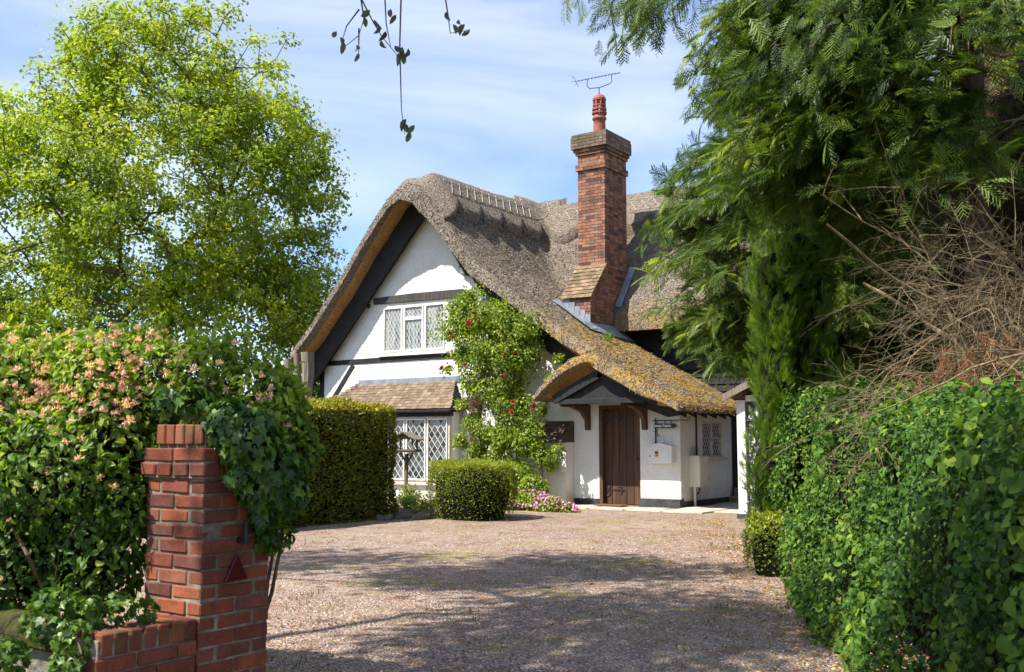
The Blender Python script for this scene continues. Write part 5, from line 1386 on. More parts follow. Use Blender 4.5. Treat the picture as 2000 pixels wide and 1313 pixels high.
sb = thing('low_shrub', 'loose bright green low shrub between the bird table and the box bush', 'shrub', W(-1.7, 19.4, 0))
SE = [(from_px(a, b, c), r) for a, b, c, r in [(815, 985, 19.6, .24), (840, 992, 19.3, .22), (800, 965, 20.0, .2), (860, 985, 19.5, .2), (785, 985, 19.6, .18)]]
P, Nn = ell_points(SE, 3200, .3, .3, 4, cull=.2); leaves_obj('foliage', P, Nn, .05, M['rose'], leaf_simple(.5, .1), sb, jit=.8)

# ---- edging rocks
rockm = []
import bmesh
for s in range(5):
    bm = bmesh.new(); bmesh.ops.create_icosphere(bm, subdivisions=2, radius=1)
    for v in bm.verts:
        q = 1+.7*(float(vnoise((np.array(v.co)+s*3.7)[None], 1.7)[0])-.5); v.co = v.co*q
    me = bpy.data.meshes.new('rock'); bm.to_mesh(me); bm.free(); me.materials.append(M['rock']); rockm.append(me)
for i in range(15):
    px = 735+i*12+random.uniform(-5, 5); D_ = 18.1-random.uniform(-.35, .35)+(px-735)*.004
    x_, y_, z_ = W((px-1000)/2000*D_, D_, .05); s_ = random.uniform(.10, .22)
    o = link_mesh('edging_rock', random.choice(rockm), None, (x_, y_, z_)); o.scale = (s_*1.3, s_*.9, s_*.6); o.rotation_euler = (0, random.uniform(-.2, .2), random.uniform(0, 6))
    tag(o, ['leftmost', 'second', 'third', 'fourth', 'fifth', 'sixth', 'seventh', 'middle', 'ninth', 'tenth', 'eleventh', 'twelfth', 'thirteenth', 'last but one', 'rightmost'][i]+' rough mossy stone, counted from the yew hedge, edging the bed', 'stone', 'rough stones edging the bed')

# ---- bird table
bt = thing('bird_table', 'old wooden bird table with a small pitched roof beside the yew hedge', 'bird table', W(-2.05, 20.0, 0), rz=YAW*.6)
MB().tube([(-.02, 0, 0), (0, 0, .6), (.01, 0, 1.14)], .038, 7).build('post', M['woodgrey'], bt)
MB().tube([(.30, -.12, 0), (.04, 0, .55)], .035, 6).build('brace', M['woodgrey'], bt); MB().tube([(.16, .2, 0), (.02, .02, .5)], .03, 6).build('brace', M['woodgrey'], bt)
MB().tube([(.01, 0, .95), (-.12, 0, 1.17)], .02, 5).tube([(.01, 0, .95), (.14, 0, 1.17)], .02, 5).build('bracket', M['woodgrey'], bt)
MB().box(-.24, .24, -.2, .2, 1.17, 1.20).box(-.24, .24, -.21, -.19, 1.20, 1.225).box(-.24, .24, .19, .21, 1.20, 1.225).build('tray', M['woodgrey'], bt, bevel=.003)
for x in (-.17, .17):
    for y in (-.14, .14): MB().box(x-.014, x+.014, y-.014, y+.014, 1.20, 1.42).build('roof_post', M['woodgrey'], bt)
for s in (-1, 1): MB().prism([(0, 1.545), (s*.28, 1.40), (s*.28, 1.42), (0, 1.568)], -.25, .25).build('roof_board', M['woodgrey'], bt)
MB().prism([(-.2, 1.42), (.2, 1.42), (0, 1.53)], -.2, -.18).build('gable_board', M['woodgrey'], bt)

# ---- weathered timber posts behind the honeysuckle
for i, (px, top, w_) in enumerate([(562, 702, .10), (581, 690, .085), (599, 688, .13)]):
    D_ = 20.3; p = W((px-1000)/2000*D_, D_, 0); zt = 1.4+(860-top)/2000*D_
    mb = MB(); zz = np.linspace(0, zt, 9); mb.tube([(random.gauss(0, .012), random.gauss(0, .012), z) for z in zz], [w_*random.uniform(.8, 1.1) for _ in zz], 9)
    o = mb.build('timber_post', M['woodgrey'], None, loc=p)
    tag(o, ['thin gnarled grey post nearest the honeysuckle, leftmost of three', 'middle gnarled grey post behind the honeysuckle', 'thickest gnarled grey post, rightmost of three by the yew hedge'][i], 'post', 'gnarled timber posts behind the honeysuckle')

# ================================================================== TREES
def grow(P, trunk, bias=.35):
    """connect leaf-cluster centres P to a trunk polyline; returns nodes, parents"""
    nodes = [np.array(t) for t in trunk]; par = [-1]+list(range(len(trunk)-1)); plen = [0.0]
    for i in range(1, len(nodes)): plen.append(plen[-1]+np.linalg.norm(nodes[i]-nodes[i-1]))
    top = nodes[-1]; order = np.argsort(np.linalg.norm(P-top, axis=1)); N_ = np.zeros((len(trunk)+3*len(P), 3)); L_ = np.zeros(len(N_)); pr = np.full(len(N_), -1); m = len(trunk)
    N_[:m] = nodes; L_[:m] = plen; pr[:m] = par; start = max(1, len(trunk)-3); tips = []
    for i in order:
        d = np.linalg.norm(N_[start:m]-P[i], axis=1); k = start+int(np.argmin(d+bias*L_[start:m])); dist = d[k-start]
        a, b = N_[k], P[i]; prev = k; ns = 2 if dist > .8 else 1
        for s in range(1, ns+1):
            q = a+(b-a)*s/ns; 
            if s < ns: q = q+rng.normal(size=3)*dist*.09+[0, 0, -.04*dist]
            N_[m] = q; L_[m] = L_[prev]+np.linalg.norm(q-N_[prev]); pr[m] = prev; prev = m; m += 1
        tips.append(prev)
    return N_[:m], pr[:m]
def branch_mesh(N_, pr, r_tip, r_trunk, power=2.3, seg=5):
    m = len(N_); cnt = np.zeros(m); has = np.zeros(m, bool); has[pr[pr >= 0]] = True; cnt[~has] = 1
    for i in range(m-1, 0, -1): cnt[pr[i]] += cnt[i]
    r = r_tip*cnt**(1/power); r = np.minimum(r, r_trunk)
    idx = np.arange(1, m); p0, p1 = N_[pr[idx]], N_[idx]; r0 = np.minimum(r[pr[idx]], r[idx]*1.5)
    r0[pr[idx] < 6] = np.minimum(r[pr[idx]], r[idx]*1.5)[pr[idx] < 6]
    return tubes_np(p0, p1, r0, r[idx], seg)
def crown_pts(ells, n, seed, shell=.45, gap=.38, gs=.55):
    P, _ = ell_points(ells, n*3, shell, .18, .5, cull=.35); keep = vnoise(P+seed, gs) > gap; return P[keep][:n]
def broadleaf(name, label, base, trunk, ells, ncl, per, crad, lsize, lmat, bark, seed=0, r_tip=.009, r_trunk=.34, cat='tree', gap=.38, tmpl=None, group=None, wsh=.45):
    o = thing(name, label, cat, base, group=group)
    C_ = crown_pts(ells, ncl, seed, wsh, gap); N_, pr = grow(C_, trunk)
    V, F = branch_mesh(N_, pr, r_tip, r_trunk); link_mesh('trunk', np_mesh('trunk', V-np.array(base), F, bark, smooth=True), o)
    n = len(C_)*per; c = np.repeat(C_, per, 0); off = rng.normal(size=(n, 3))*crad*[.62, .62, .42]; P = c+off
    cb = np.repeat(rng.random(len(C_)), per); hi = np.clip((off[:, 2]/crad+.6)*.45, 0, .7)  # hi lightens leaf colour on top of each cluster, painted light
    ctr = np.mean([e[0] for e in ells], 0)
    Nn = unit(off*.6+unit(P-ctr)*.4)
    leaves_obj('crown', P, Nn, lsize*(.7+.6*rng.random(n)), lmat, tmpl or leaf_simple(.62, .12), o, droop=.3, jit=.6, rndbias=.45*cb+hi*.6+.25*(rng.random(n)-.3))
    return o
def E3(*l): return [(W(a, b, c), r) for a, b, c, r in l]
oakE = E3((-10.5, 30, 9.6, (4.9, 4.6, 4.6)), (-7.4, 30, 8.2, (2.3, 2.4, 3.4)), (-14.6, 29.5, 7.6, (3.8, 3.6, 4.2)), (-7.6, 30, 5.2, (2.3, 2.4, 1.6)), (-11.5, 29, 4.7, (3.6, 2.6, 1.5)), (-6.4, 30, 5.0, (1.2, 1.4, 1.2)), (-10.6, 30, 12.2, (3.2, 3.0, 2.1)), (-15.5, 29, 4.2, (3, 2.6, 1.6)))
tk = [W(-10.2, 30, 0), W(-10.2, 30, 2), W(-10.15, 30, 4), W(-10.2, 30, 5.6), W(-10.1, 30, 6.6), W(-10.3, 30, 7.4)]
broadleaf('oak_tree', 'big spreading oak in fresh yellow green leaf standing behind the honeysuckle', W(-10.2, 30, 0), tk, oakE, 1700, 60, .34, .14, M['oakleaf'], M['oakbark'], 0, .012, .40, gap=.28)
bkE = E3((-6.6, 38, 4.6, (2.4, 2.4, 3.2)), (-4.6, 39, 3.8, (2, 2, 2.4)))
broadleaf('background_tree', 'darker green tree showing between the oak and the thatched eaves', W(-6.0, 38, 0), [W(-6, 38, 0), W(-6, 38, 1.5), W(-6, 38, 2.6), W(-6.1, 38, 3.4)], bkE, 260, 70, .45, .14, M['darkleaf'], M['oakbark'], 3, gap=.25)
# distant trees all round, low on the horizon
def far_trees():
    P = []; 
    for i in range(170):
        a = random.uniform(-1.6, 1.6); D_ = random.uniform(95, 150); c = np.array(W(D_*math.tan(max(-1.2, min(1.2, a))), D_, 0)); r = random.uniform(3, 5.5)
        q = unit(rng.normal(size=(150, 3)))*rng.random((150, 1))**.3*[r, r, r*.8]+c+[0, 0, r*.75]; P.append(q)
    P = np.concatenate(P); P = P[P[:, 2] > 0]; Nn = unit(rng.normal(size=P.shape)+[0, 0, .5])
    V, F, R_ = scatter(*leaf_simple(.9, .1), P, rot_frames(unit(rng.normal(size=P.shape)), Nn), 1.0+rng.random(len(P)))
    tag(link_mesh('distant_woodland', np_mesh('distant_woodland', V, F, M['darkleaf'], R_)), 'far woodland along the horizon beyond the garden', 'woodland', kind='stuff')
far_trees()

# tree off to the left whose boughs reach over the drive (dappled shade, hanging sprig)
ovE = E3((-5.3, 4.7, 9.6, (1.5, 2.1, 1.2)), (-8.3, .2, 9.3, (1.2, 1.1, 1.1)), (-5.3, .6, 10.0, (2.2, 2.4, 1.5)), (-7.2, 8.2, 9.3, (2.2, 1.5, 1.3)), (-5.0, -2.8, 9.8, (2.2, 2.0, 1.5)), (-5.0, 8.0, 9.6, (1.7, .9, 1.0)))
tk = [W(-8.8, -.8, 0), W(-8.8, -.8, 2), W(-8.7, -.7, 4), W(-8.6, -.6, 5.6), W(-8.3, -.3, 6.8)]
ov = broadleaf('overhanging_tree', 'tree left of the gate whose leafy twigs hang into the top of the view', W(-8.8, -.8, 0), tk, ovE, 420, 75, .46, .15, M['copper'], M['oakbark'], 9, .012, .26, gap=.42, wsh=.3)
mb = MB(); lv = []
limb = [(-8.4, -.4, 6.4), (-6.8, 4.4, 7.2), (-5.0, 6.2, 6.6), (-3.0, 6.5, 5.3), (-1.4, 6.2, 4.75), (-.5, 6.0, 4.55), (.1, 5.9, 4.5)]
mb.tube([Vector(W(*p))-ov.location for p in limb], [.07, .06, .05, .035, .022, .012, .006], 7)
sprigs = [[(775, -60), (773, 60), (776, 150), (778, 200), (785, 250)], [(690, -50), (700, 10), (690, 45), (660, 70)], [(690, -40), (715, 10), (735, 45), (775, 95)], [(740, -60), (745, 20), (755, 70)], [(860, -60), (870, 0), (875, 40), (905, 35)], [(690, -10), (665, 25), (655, 60)], [(690, 30), (690, 90)]]
for s in sprigs:
    pts = [from_px(a, b, 6.05) for a, b in s]; mb.tube([Vector(p)-ov.location for p in pts], list(np.linspace(.006, .002, len(pts))), 5)
lv = [(652, 62, -.6), (660, 72, .2), (645, 50, .7), (690, 95, .3), (685, 78, -.5), (770, 95, .1), (785, 100, .5), (778, 82, -.4), (790, 85, 1.0), (762, 80, -.9), (745, 50, .8), (735, 68, -.3), (780, 240, -.7), (795, 258, .2), (805, 245, .8), (788, 232, .4), (880, 35, -.5), (905, 35, .6), (915, 45, 1.0), (893, 25, .3), (720, 25, -.6), (732, 38, .6), (700, 20, -.3), (765, 15, .7), (700, 5, .1), (866, 8, -.3), (712, 5, .9), (755, 3, .4)]
vs = [np_mesh('leaf', np.asarray(leaf_ovate(.42)[0], float)*[1, 1, k_], leaf_ovate(.42)[1], m_leaf('dangling_leaf', [(0, (.045, .05, .022)), (.6, (.10, .13, .03)), (1, (.11, .075, .055))], .35, .4, src='obj') if i_ == 0 else None) for i_, k_ in enumerate((.6, 1.2, 1.8))]
for v in vs[1:]: v.materials.append(vs[0].materials[0])
for px, py, a in lv:
    p = Vector(from_px(px, py-14, 6.05+random.uniform(-.05, .05))); o = link_mesh('leaf', random.choice(vs), ov, p-ov.location); s_ = random.uniform(.07, .10)
    o.scale = (s_,)*3; o.rotation_euler = (PI*1.5+random.uniform(-.5, .5), a*.8, YAW+random.uniform(-.9, .9)) 
mb.build('hanging_bough', M['oakbark'], ov)

# ---- conifers
def frond_lite(n, wide, teeth, seed):
    r = random.Random(seed); V = []; F = []
    def tri(a, b, c): k = len(V); V.extend([a, b, c]); F.append((k, k+1, k+2))
    dz = lambda x, y: -.30*y*y-.12*abs(x)
    tri((-.014, 0, 0), (.014, 0, 0), (0, 1, dz(0, 1)))
    for i in range(n):
        y = .06+.88*i/n
        for s in (-1, 1):
            L = wide*(.25+.75*math.sin(PI*min(1., .22+.78*(1-y))))*r.uniform(.8, 1.1)*(1.15-y*.75); a = math.radians(r.uniform(38, 50)); y1 = y+(.04 if s > 0 else 0)
            tx, ty = s*L*math.sin(a), y1+L*math.cos(a); w = .042
            tri((0, y1-w, dz(0, y1)), (0, y1+w, dz(0, y1)), (tx, ty, dz(tx, ty)))
            for q in teeth:
                bx, by = tx*q, y1+(ty-y1)*q; l2 = L*.42*(1.2-q)
                tri((bx-s*.014, by-.022, dz(bx, by)), (bx+s*.014, by+.022, dz(bx, by)), (bx+s*l2*.15, by+l2, dz(bx, by)-.01))
                tri((bx-s*.014, by-.022, dz(bx, by)), (bx+s*.014, by+.022, dz(bx, by)), (bx+s*l2, by-l2*.05, dz(bx, by)-.01))
    return V, F
FR = [frond_lite(8, .58, (.45, .75), 1), frond_lite(7, .70, (.55,), 2), frond_lite(7, .54, (.6,), 3)]
def conifer(name, label, lat, D0, zmin, zmax, Rf, nb, per, fs, mat, seed, arc=None, trunk_r=.2, rotdroop=.5, core=True, tmin=.42, group=None):
    base = W(lat, D0, 0); o = thing(name, label, 'conifer', base, group=group); bp = np.array(base)
    mb = MB(); zz = np.linspace(0, zmax, 12); mb.tube([(random.gauss(0, .03), random.gauss(0, .03), z) for z in zz], list(np.linspace(trunk_r, .03, 12)), 10); mb.build('trunk', M['conbark'], o, smooth=True)
    parts = [[] for _ in FR]; A, B, ra, rb = [], [], [], []
    for i in range(nb):
        z0 = zmin+(zmax-zmin)*random.random()**1.1; a = random.uniform(*(arc or (0, 2*PI))); R_ = Rf(z0, a)*random.uniform(.78, 1.08)
        if R_ < .15: continue
        dr = np.array([math.cos(a), math.sin(a), 0]); side = np.array([-dr[1], dr[0], 0]); rise = random.uniform(.05, .35); dp = random.uniform(.35, .65)
        pt = lambda t_: bp+dr*R_*t_+np.array([0, 0, z0+R_*(rise*t_-dp*t_*t_)])
        ts = np.linspace(0, 1, 6); pts = [pt(t_) for t_ in ts]; rr0 = .012+.009*R_
        for j in range(5): A.append(pts[j]); B.append(pts[j+1]); ra.append(rr0*(1-ts[j]*.85)); rb.append(rr0*(1-ts[j+1]*.85))
        m_ = int(per*(.5+.5*R_/2.5)); t_ = tmin+(1-tmin)*rng.random(m_)**.75; 
        Pp = bp+dr*R_*t_[:, None]; Pp[:, 2] = z0+R_*(rise*t_-dp*t_*t_)
        s_ = rng.normal(size=m_)*.16*R_*(1.2-t_*.6); Pp = Pp+side*s_[:, None]; Pp[:, 2] += -np.abs(s_)*.35+rng.normal(size=m_)*.05
        Dd = unit(dr*.75+side*(np.sign(s_)*.8*rng.random(m_))[:, None]+rng.normal(size=(m_, 3))*.45+[0, 0, -rotdroop*random.uniform(.1, 1.1)]); N2 = unit(np.array([[0, 0, .8]])+dr*.6+rng.normal(size=(m_, 3))*.5)
        sz = fs*(.65+.7*rng.random(m_)); k = rng.integers(0, len(FR), m_); rd = np.clip(.5*random.random()**1.6+.45*t_**3*rng.random(m_)+.3*rng.random(m_)**2, 0, 1)  # rd paints crevice shade: frond colour dark inside, lighter at the tips
        for q in range(len(FR)):
            s2 = k == q
            if s2.any(): parts[q].append((Pp[s2], Dd[s2], N2[s2], sz[s2], rd[s2]))
    out = []
    for q, pl in enumerate(parts):
        if not pl: continue
        Pp, Dd, N2, sz, rd = [np.concatenate([p[j] for p in pl]) for j in range(5)]
        ok = Pp[:, 2] > .05; out.append(scatter(FR[q][0], FR[q][1], Pp[ok]-bp, rot_frames(Dd[ok], N2[ok]), sz[ok], rd[ok]))
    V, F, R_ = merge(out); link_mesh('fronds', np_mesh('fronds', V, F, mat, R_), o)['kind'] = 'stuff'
    V, F = tubes_np(np.array(A)-bp, np.array(B)-bp, ra, rb, 4); link_mesh('boughs', np_mesh('boughs', V, F, M['conbark']), o)['kind'] = 'stuff'
    return o
# the tall one by the house corner
def R2(z, a): return np.interp(z, [2.8, 3.3, 4.0, 5.0, 6.5, 8.6], [1.2, 1.9, 2.25, 2.3, 1.7, .6])
conifer('cypress_tree', 'tall drooping green cypress between the house and the nearer conifer', 4.35, 14.8, 2.62, 8.8, R2, 260, 88, .235, M['conifer'], 1)
def R1(z, a): return np.interp(z, [3.2, 4.2, 5.2, 6.5, 8.5], [.9, 2.1, 2.5, 2.6, .9])
c1 = conifer('cypress_tree', 'near conifer with a dark bare trunk and long overhanging feathery boughs', 4.45, 9.6, 3.9, 8.8, R1, 215, 84, .215, M['conifer'], 2, arc=(2.3, 5.0), trunk_r=.19)
# long boughs reaching left over the drive, high up
def bough(parent, pts, n, fs, mat, spread=.3, name='reaching_bough'):
    P = [np.array(W(*p)) for p in pts]; mb = MB(); mb.tube([Vector(p)-parent.location for p in P], list(np.linspace(.03, .008, len(P))), 6); mb.build(name, M['conbark'], parent)
    t_ = rng.random(n)*(len(P)-1); i = np.minimum(t_.astype(int), len(P)-2); f = (t_-i)[:, None]; A = np.array(P); Pp = A[i]*(1-f)+A[i+1]*f; d = unit(A[i+1]-A[i])
    Pp = Pp+rng.normal(size=(n, 3))*[spread, spread, spread*.4]; Pp[:, 2] -= .05
    D = unit(d*.7+rng.normal(size=(n, 3))*.5+[0, 0, -.6]); N2 = unit(rng.normal(size=(n, 3))*.6+[0, 0, .5]+np.array([[FX, FY, 0]])*-.5)
    k = rng.integers(0, 3, n); out = [scatter(FR[q][0], FR[q][1], Pp[k == q]-np.array(parent.location), rot_frames(D[k == q], N2[k == q]), fs*(.6+.7*rng.random((k == q).sum()))) for q in range(3)]
    V, F, R_ = merge(out); link_mesh('fronds', np_mesh('fronds', V, F, mat, R_*.7), parent)['kind'] = 'stuff'
bough(c1, [(4.2, 9.4, 6.6), (3.0, 8.9, 6.2), (2.1, 8.5, 5.7), (1.3, 8.2, 5.2), (.95, 8.1, 4.9)], 560, .19, M['conifer'], .20)
bough(c1, [(4.2, 9.6, 7.0), (2.6, 9.5, 6.6), (1.6, 9.4, 6.1), (.85, 9.3, 5.75)], 460, .19, M['conifer'], .20)
bough(c1, [(4.0, 9.4, 5.6), (3.2, 8.6, 5.4), (2.7, 8.0, 4.9), (2.3, 7.6, 4.4)], 380, .20, M['conifer'], .25)

# back row that closes the view on the right
def R3(z, a): return np.interp(z, [.3, 2, 4.5, 7, 9.5], [1.3, 1.9, 2.0, 1.5, .4])
for i, (la_, d_, lab) in enumerate([(6.6, 12.2, 'dense brownish conifer behind the bare twigs, middle of the back row'), (7.4, 8.4, 'dense brownish conifer at the right edge of the back row'), (5.9, 16.6, 'dense conifer farthest back beside the outbuilding')]):
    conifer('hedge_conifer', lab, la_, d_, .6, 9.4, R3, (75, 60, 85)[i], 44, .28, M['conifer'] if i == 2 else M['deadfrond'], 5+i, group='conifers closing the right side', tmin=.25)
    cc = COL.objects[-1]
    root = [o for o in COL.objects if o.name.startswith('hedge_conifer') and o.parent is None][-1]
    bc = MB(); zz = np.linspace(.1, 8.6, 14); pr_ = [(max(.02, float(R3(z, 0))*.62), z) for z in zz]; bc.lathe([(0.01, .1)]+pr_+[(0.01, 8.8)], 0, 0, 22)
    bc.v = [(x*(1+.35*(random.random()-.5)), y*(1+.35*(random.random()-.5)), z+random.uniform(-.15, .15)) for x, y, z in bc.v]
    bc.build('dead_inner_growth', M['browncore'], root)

# bare branches of the near conifer and the shrub tangle below it
def tangle(parent, root_fn, n, L0, mat, r0=.011, gen=3, droop=-.05, name='bare_branches', spreadv=.35, face=(-1, -.25, 0)):
    A, B, ra, rb = [], [], [], []; 
    def go(p, d, L, r, g):
        k = 5
        for i in range(k):
            q = p+d*L/k; A.append(p); B.append(q); ra.append(r*(1-i/k*.5)); rb.append(r*(1-(i+1)/k*.5)); p = q
            d = unit(d+rng.normal(size=3)*.12+[0, 0, droop+.03*math.sin(i)])
            if g > 0 and (i > 0) and random.random() < .85:
                for _ in range(1 if g == 1 else random.choice((1, 2))):
                    go(p, unit(d+rng.normal(size=3)*.55), L*random.uniform(.45, .68), r*.52, g-1)
    for i in range(n):
        p, d = root_fn(i); go(np.array(p, float), unit(np.array(d, float)), L0*random.uniform(.7, 1.2), r0*random.uniform(.7, 1.3), gen)
    V, F = tubes_np(np.array(A)-np.array(parent.location), np.array(B)-np.array(parent.location), ra, rb, 4)
    o = link_mesh(name, np_mesh(name, V, F, mat), parent); o['kind'] = 'stuff'; return o
bs = thing('bare_shrub', 'leafless tangle of tan coloured arching twigs above the leafy hedge on the right', 'shrub', W(4.3, 8.0, 0))
def rootA(i):
    la_, d_ = 4.25+random.gauss(0, .35), 7.9+random.gauss(0, .3); z = random.uniform(1.5, 2.6)
    a = random.uniform(-1.15, .9); dlat, df, dz = -math.cos(a), -random.uniform(.1, .7), math.sin(a)*.8+.1
    return W(la_, d_, z), (RX*dlat+FX*df, RY*dlat+FY*df, dz)
tangle(bs, rootA, 34, 1.05, M['twig'], .0095)
def rootS(i): return W(4.3+random.gauss(0, .15), 8.1+random.gauss(0, .15), .05), (random.gauss(0, .12), random.gauss(0, .12), 1)
tangle(bs, rootS, 5, 2.4, M['twig'], .03, 1, 0, 'old_stems')
def rootB(i):
    z = random.uniform(2.4, 6.4); a = random.uniform(-.6, .7); dlat, df = math.cos(a)*random.choice((1, 1, 1, -.6)), -random.uniform(0, .9)
    return W(4.45+random.random()*.9, 9.4, z), (RX*dlat+FX*df, RY*dlat+FY*df, random.uniform(-.15, .3))
tangle(c1, rootB, 44, 1.6, M['twig'], .017, 2, -.01, 'bare_branches')
# dead brown sprays hanging in the tangle
n = 46; Pp = np.array([W(3.35+random.gauss(0, .14)+(1 if k_ % 3 == 0 else 0)*.25, 7.6+random.gauss(0, .2), 1.95+random.gauss(0, .18)) for k_ in range(n)])
V, F, R_ = scatter(FR[1][0], FR[1][1], Pp-np.array(bs.location), rot_frames(unit(rng.normal(size=(n, 3))*.3+[0, 0, -1]), unit(rng.normal(size=(n, 3)))), .16+.1*rng.random(n)); link_mesh('dead_sprays', np_mesh('dead_sprays', V, F, M['needles'], R_), bs)['kind'] = 'stuff'

# clipped upright evergreen edge (bright)
ce = thing('columnar_evergreen', 'narrow upright bright green evergreen at the far end of the leafy hedge', 'evergreen', W(2.86, 11.2, 0))
CE = [((ce.location.x+random.gauss(0, .04), ce.location.y+random.gauss(0, .04), z), (.20+.04*math.sin(z*3), .2, .4)) for z in np.arange(.5, 3.3, .3)]+[((W(3.28, 11.5)[0], W(3.28, 11.5)[1], z), (.34, .34, .5)) for z in np.arange(.6, 3.7, .4)]
P, Nn = ell_points(CE, 4200, .7, .25, 3, cull=.7); n = len(P); k = rng.integers(0, 3, n); D = unit(Nn*.55+[0, 0, .75]+rng.normal(size=(n, 3))*.25); N2 = unit(Nn+rng.normal(size=(n, 3))*.4)
V, F, R_ = merge([scatter(FR[q][0], FR[q][1], P[k == q]-np.array(ce.location), rot_frames(D[k == q], N2[k == q]), .09+.08*rng.random((k == q).sum())) for q in (0, 1, 2)])
link_mesh('fronds', np_mesh('fronds', V, F, M['conbright'], R_), ce)['kind'] = 'stuff'; blob_core('shaded_core', CE, M['core'], ce, .72)

# ---- leafy hedge along the right of the drive
rh = thing('leafy_hedge', 'broad leafy green hedge running along the right side of the drive', 'hedge', W(2.9, 6.5, 0))
def hedge_face(D): return 1.24+.178*D-.18*sstep(8.0, 11.0, np.asarray(D, float))
Dn, Dx, Hh, Wd = 2.6, 12.9, 1.66, 1.5
def hedge_pts(n, dlo, dhi, inner=0.0):
    s = rng.random(n); d = dlo+(dhi-dlo)*rng.random(n)**1.15; q = s*(Hh+Wd)            # up the face, then across the top
    Hv = 1.47+.028*d; q = q/(Hh+Wd)*(Hv+Wd); onface = q < Hv; lat = np.where(onface, hedge_face(d), hedge_face(d)+(q-Hv)); z = np.where(onface, q, Hv)
    rr = .30; cl = np.maximum(lat, hedge_face(d)+rr); cz = np.minimum(z, Hv-rr); dv = np.stack([lat-cl, z-cz], 1); L = np.linalg.norm(dv, axis=1, keepdims=True)
    nn = np.where(L > 1e-6, dv/(L+1e-9), [[-1, 0]]); lat = cl+nn[:, 0]*rr; z = cz+nn[:, 1]*rr
    lat = np.where(onface & (z < Hv-rr), hedge_face(d), lat)
    P3_ = np.stack([lat, d, z], 1); Nl = np.stack([nn[:, 0], np.full(n, -.18), nn[:, 1]], 1)
    bulge = (vnoise(P3_, .75)-.5)*.62+(vnoise(P3_+7, 2.4)-.5)*.34+(vnoise(P3_+3, 6)-.5)*.14+np.maximum(0, .5-z)*.22*(vnoise(P3_, 1.5))
    P3_ = P3_+unit(Nl)*(bulge-inner+rng.normal(size=n)*.035)[:, None]; P3_[:, 2] = np.maximum(P3_[:, 2], .02+.05*rng.random(n))
    return Wn(P3_), unit(Wn(Nl))
P, Nn = hedge_pts(20000, Dn, 7.2)
leaves_obj('near_foliage', P, Nn, .026+.028*rng.random(len(P))**1.4, M['privet'], leaf_ovate(.66, .1, .12), rh, big=True, big_mat=M['privet_o'], jit=.55, rndbias=np.clip(rng.random(len(P))*.8+.5*(vnoise(P, 1.3)-.45), 0, 1))
P, Nn = hedge_pts(26000, 6.6, Dx)
leaves_obj('far_foliage', P, Nn, .038+.022*rng.random(len(P)), M['privet'], leaf_simple(.62, .1), rh, jit=.55, rndbias=np.clip(rng.random(len(P))*.8+.5*(vnoise(P, 1.3)-.45), 0, 1))
P, Nn = hedge_pts(9000, 3.0, 9.5, -.05); l_ = P@np.array([RX, RY, 0]); f_ = P@np.array([FX, FY, 0])
s_ = (vnoise(np.stack([f_*1.5, P[:, 2]*.35, f_*0], -1), 1.7) > .60) & (vnoise(P, 5) > .35); P, Nn = P[s_][:1500], Nn[s_][:1500]
leaves_obj('bindweed', P, Nn, .045+.035*rng.random(len(P)), M['privet'], leaf_ovate(.8, .08, .15), rh, jit=.5, rndbias=.62+.33*rng.random(len(P)))
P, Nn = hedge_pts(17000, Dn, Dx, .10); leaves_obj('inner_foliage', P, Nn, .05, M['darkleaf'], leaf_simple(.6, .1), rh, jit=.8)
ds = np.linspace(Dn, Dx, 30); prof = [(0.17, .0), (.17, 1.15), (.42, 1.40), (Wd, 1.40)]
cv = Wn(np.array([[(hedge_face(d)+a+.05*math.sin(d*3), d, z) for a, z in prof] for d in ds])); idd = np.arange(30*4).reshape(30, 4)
q = np.stack([idd[:-1, :-1], idd[1:, :-1], idd[1:, 1:], idd[:-1, 1:]], -1).reshape(-1, 4); link_mesh('shaded_core', np_mesh('shaded_core', cv.reshape(-1, 3)-np.array(rh.location), q, M['core']), rh)
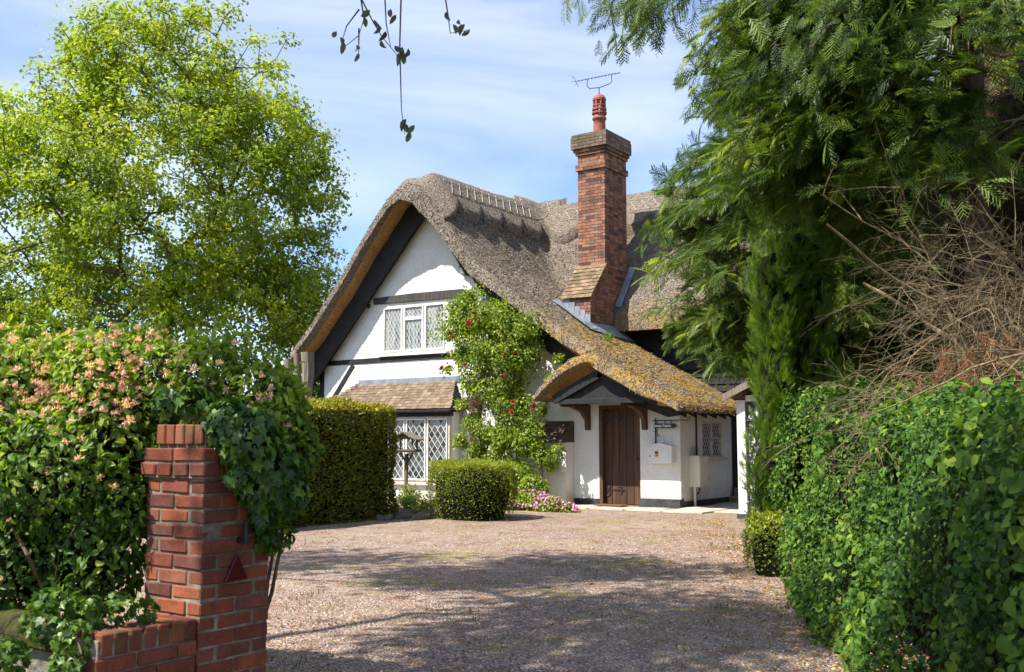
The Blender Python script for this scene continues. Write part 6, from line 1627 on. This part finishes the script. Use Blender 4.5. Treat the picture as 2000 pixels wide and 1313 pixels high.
# upright shoots and stems
n = 420; P, Nn = hedge_pts(n, 3.2, 11); s_ = P[:, 2] > 1.2; P, Nn = P[s_], Nn[s_]; d = unit(Nn*.4+[0, 0, 1]+rng.normal(size=P.shape)*.35); L_ = .06+.12*rng.random((len(P), 1))
V, F = tubes_np(P-rh.location, P+d*L_-rh.location, np.full(len(P), .002), np.full(len(P), .001)); link_mesh('shoots', np_mesh('shoots', V, F, M['privet'], np.full(len(F), .8)), rh)['kind'] = 'stuff'
lp = np.concatenate([P+d*L_*t_ for t_ in (.4, .6, .8, 1.0)]); leaves_obj('shoot_leaves', lp, unit(rng.normal(size=lp.shape)+[0, 0, .7]), .032, M['privet'], leaf_simple(.6, .1), rh, rndbias=.6+.4*rng.random(len(lp)))
# small box bush and weeds at the hedge foot
dome('small_bush', 'small round dark green bush at the far foot of the leafy hedge', 2.72, 10.7, .30, .62, 6500, .035, M['box'])

# weeds and grass at edges of the drive
n = 2600; fw = 5.5+12.5*rng.random(n); sd = rng.random(n) < .45
la = np.where(sd, hedge_face(fw)-.05-np.abs(rng.normal(size=n))*.10, (rng.random(n)-.55)*fw*.7)
q = Wn(np.stack([la, fw, np.zeros(n)], 1)); ok = sd | ((vnoise(q, .8) > .62) & (vnoise(q, 3) > .5)); ok &= inpoly(la, fw, drv) | sd; q = q[ok]
q = np.repeat(q, 5, 0)+rng.normal(size=(len(q)*5, 3))*[.035, .035, 0]; n = len(q); D = unit(rng.normal(size=(n, 3))*.5+[0, 0, 1])
V, F, R_ = scatter(*leaf_simple(.16, .02), q+[0, 0, .02], rot_frames(D, unit(rng.normal(size=(n, 3)))), .025+.04*rng.random(n)); tag(link_mesh('weeds', np_mesh('weeds', V, F, M['grass'], R_)), 'short green weeds and moss tufts growing through the gravel', 'weeds', kind='stuff')
# rough lawn left of the drive and planting soil by the house
tag(MB().add([W(-9, 12.5, .012), W(-2.6, 17.4, .012), W(-.2, 19.6, .012), W(.5, 21.5, .012), W(-9, 27, .012)], [(0, 1, 2, 3, 4)]).build('flower_bed_soil', M['soil']), kind='structure')
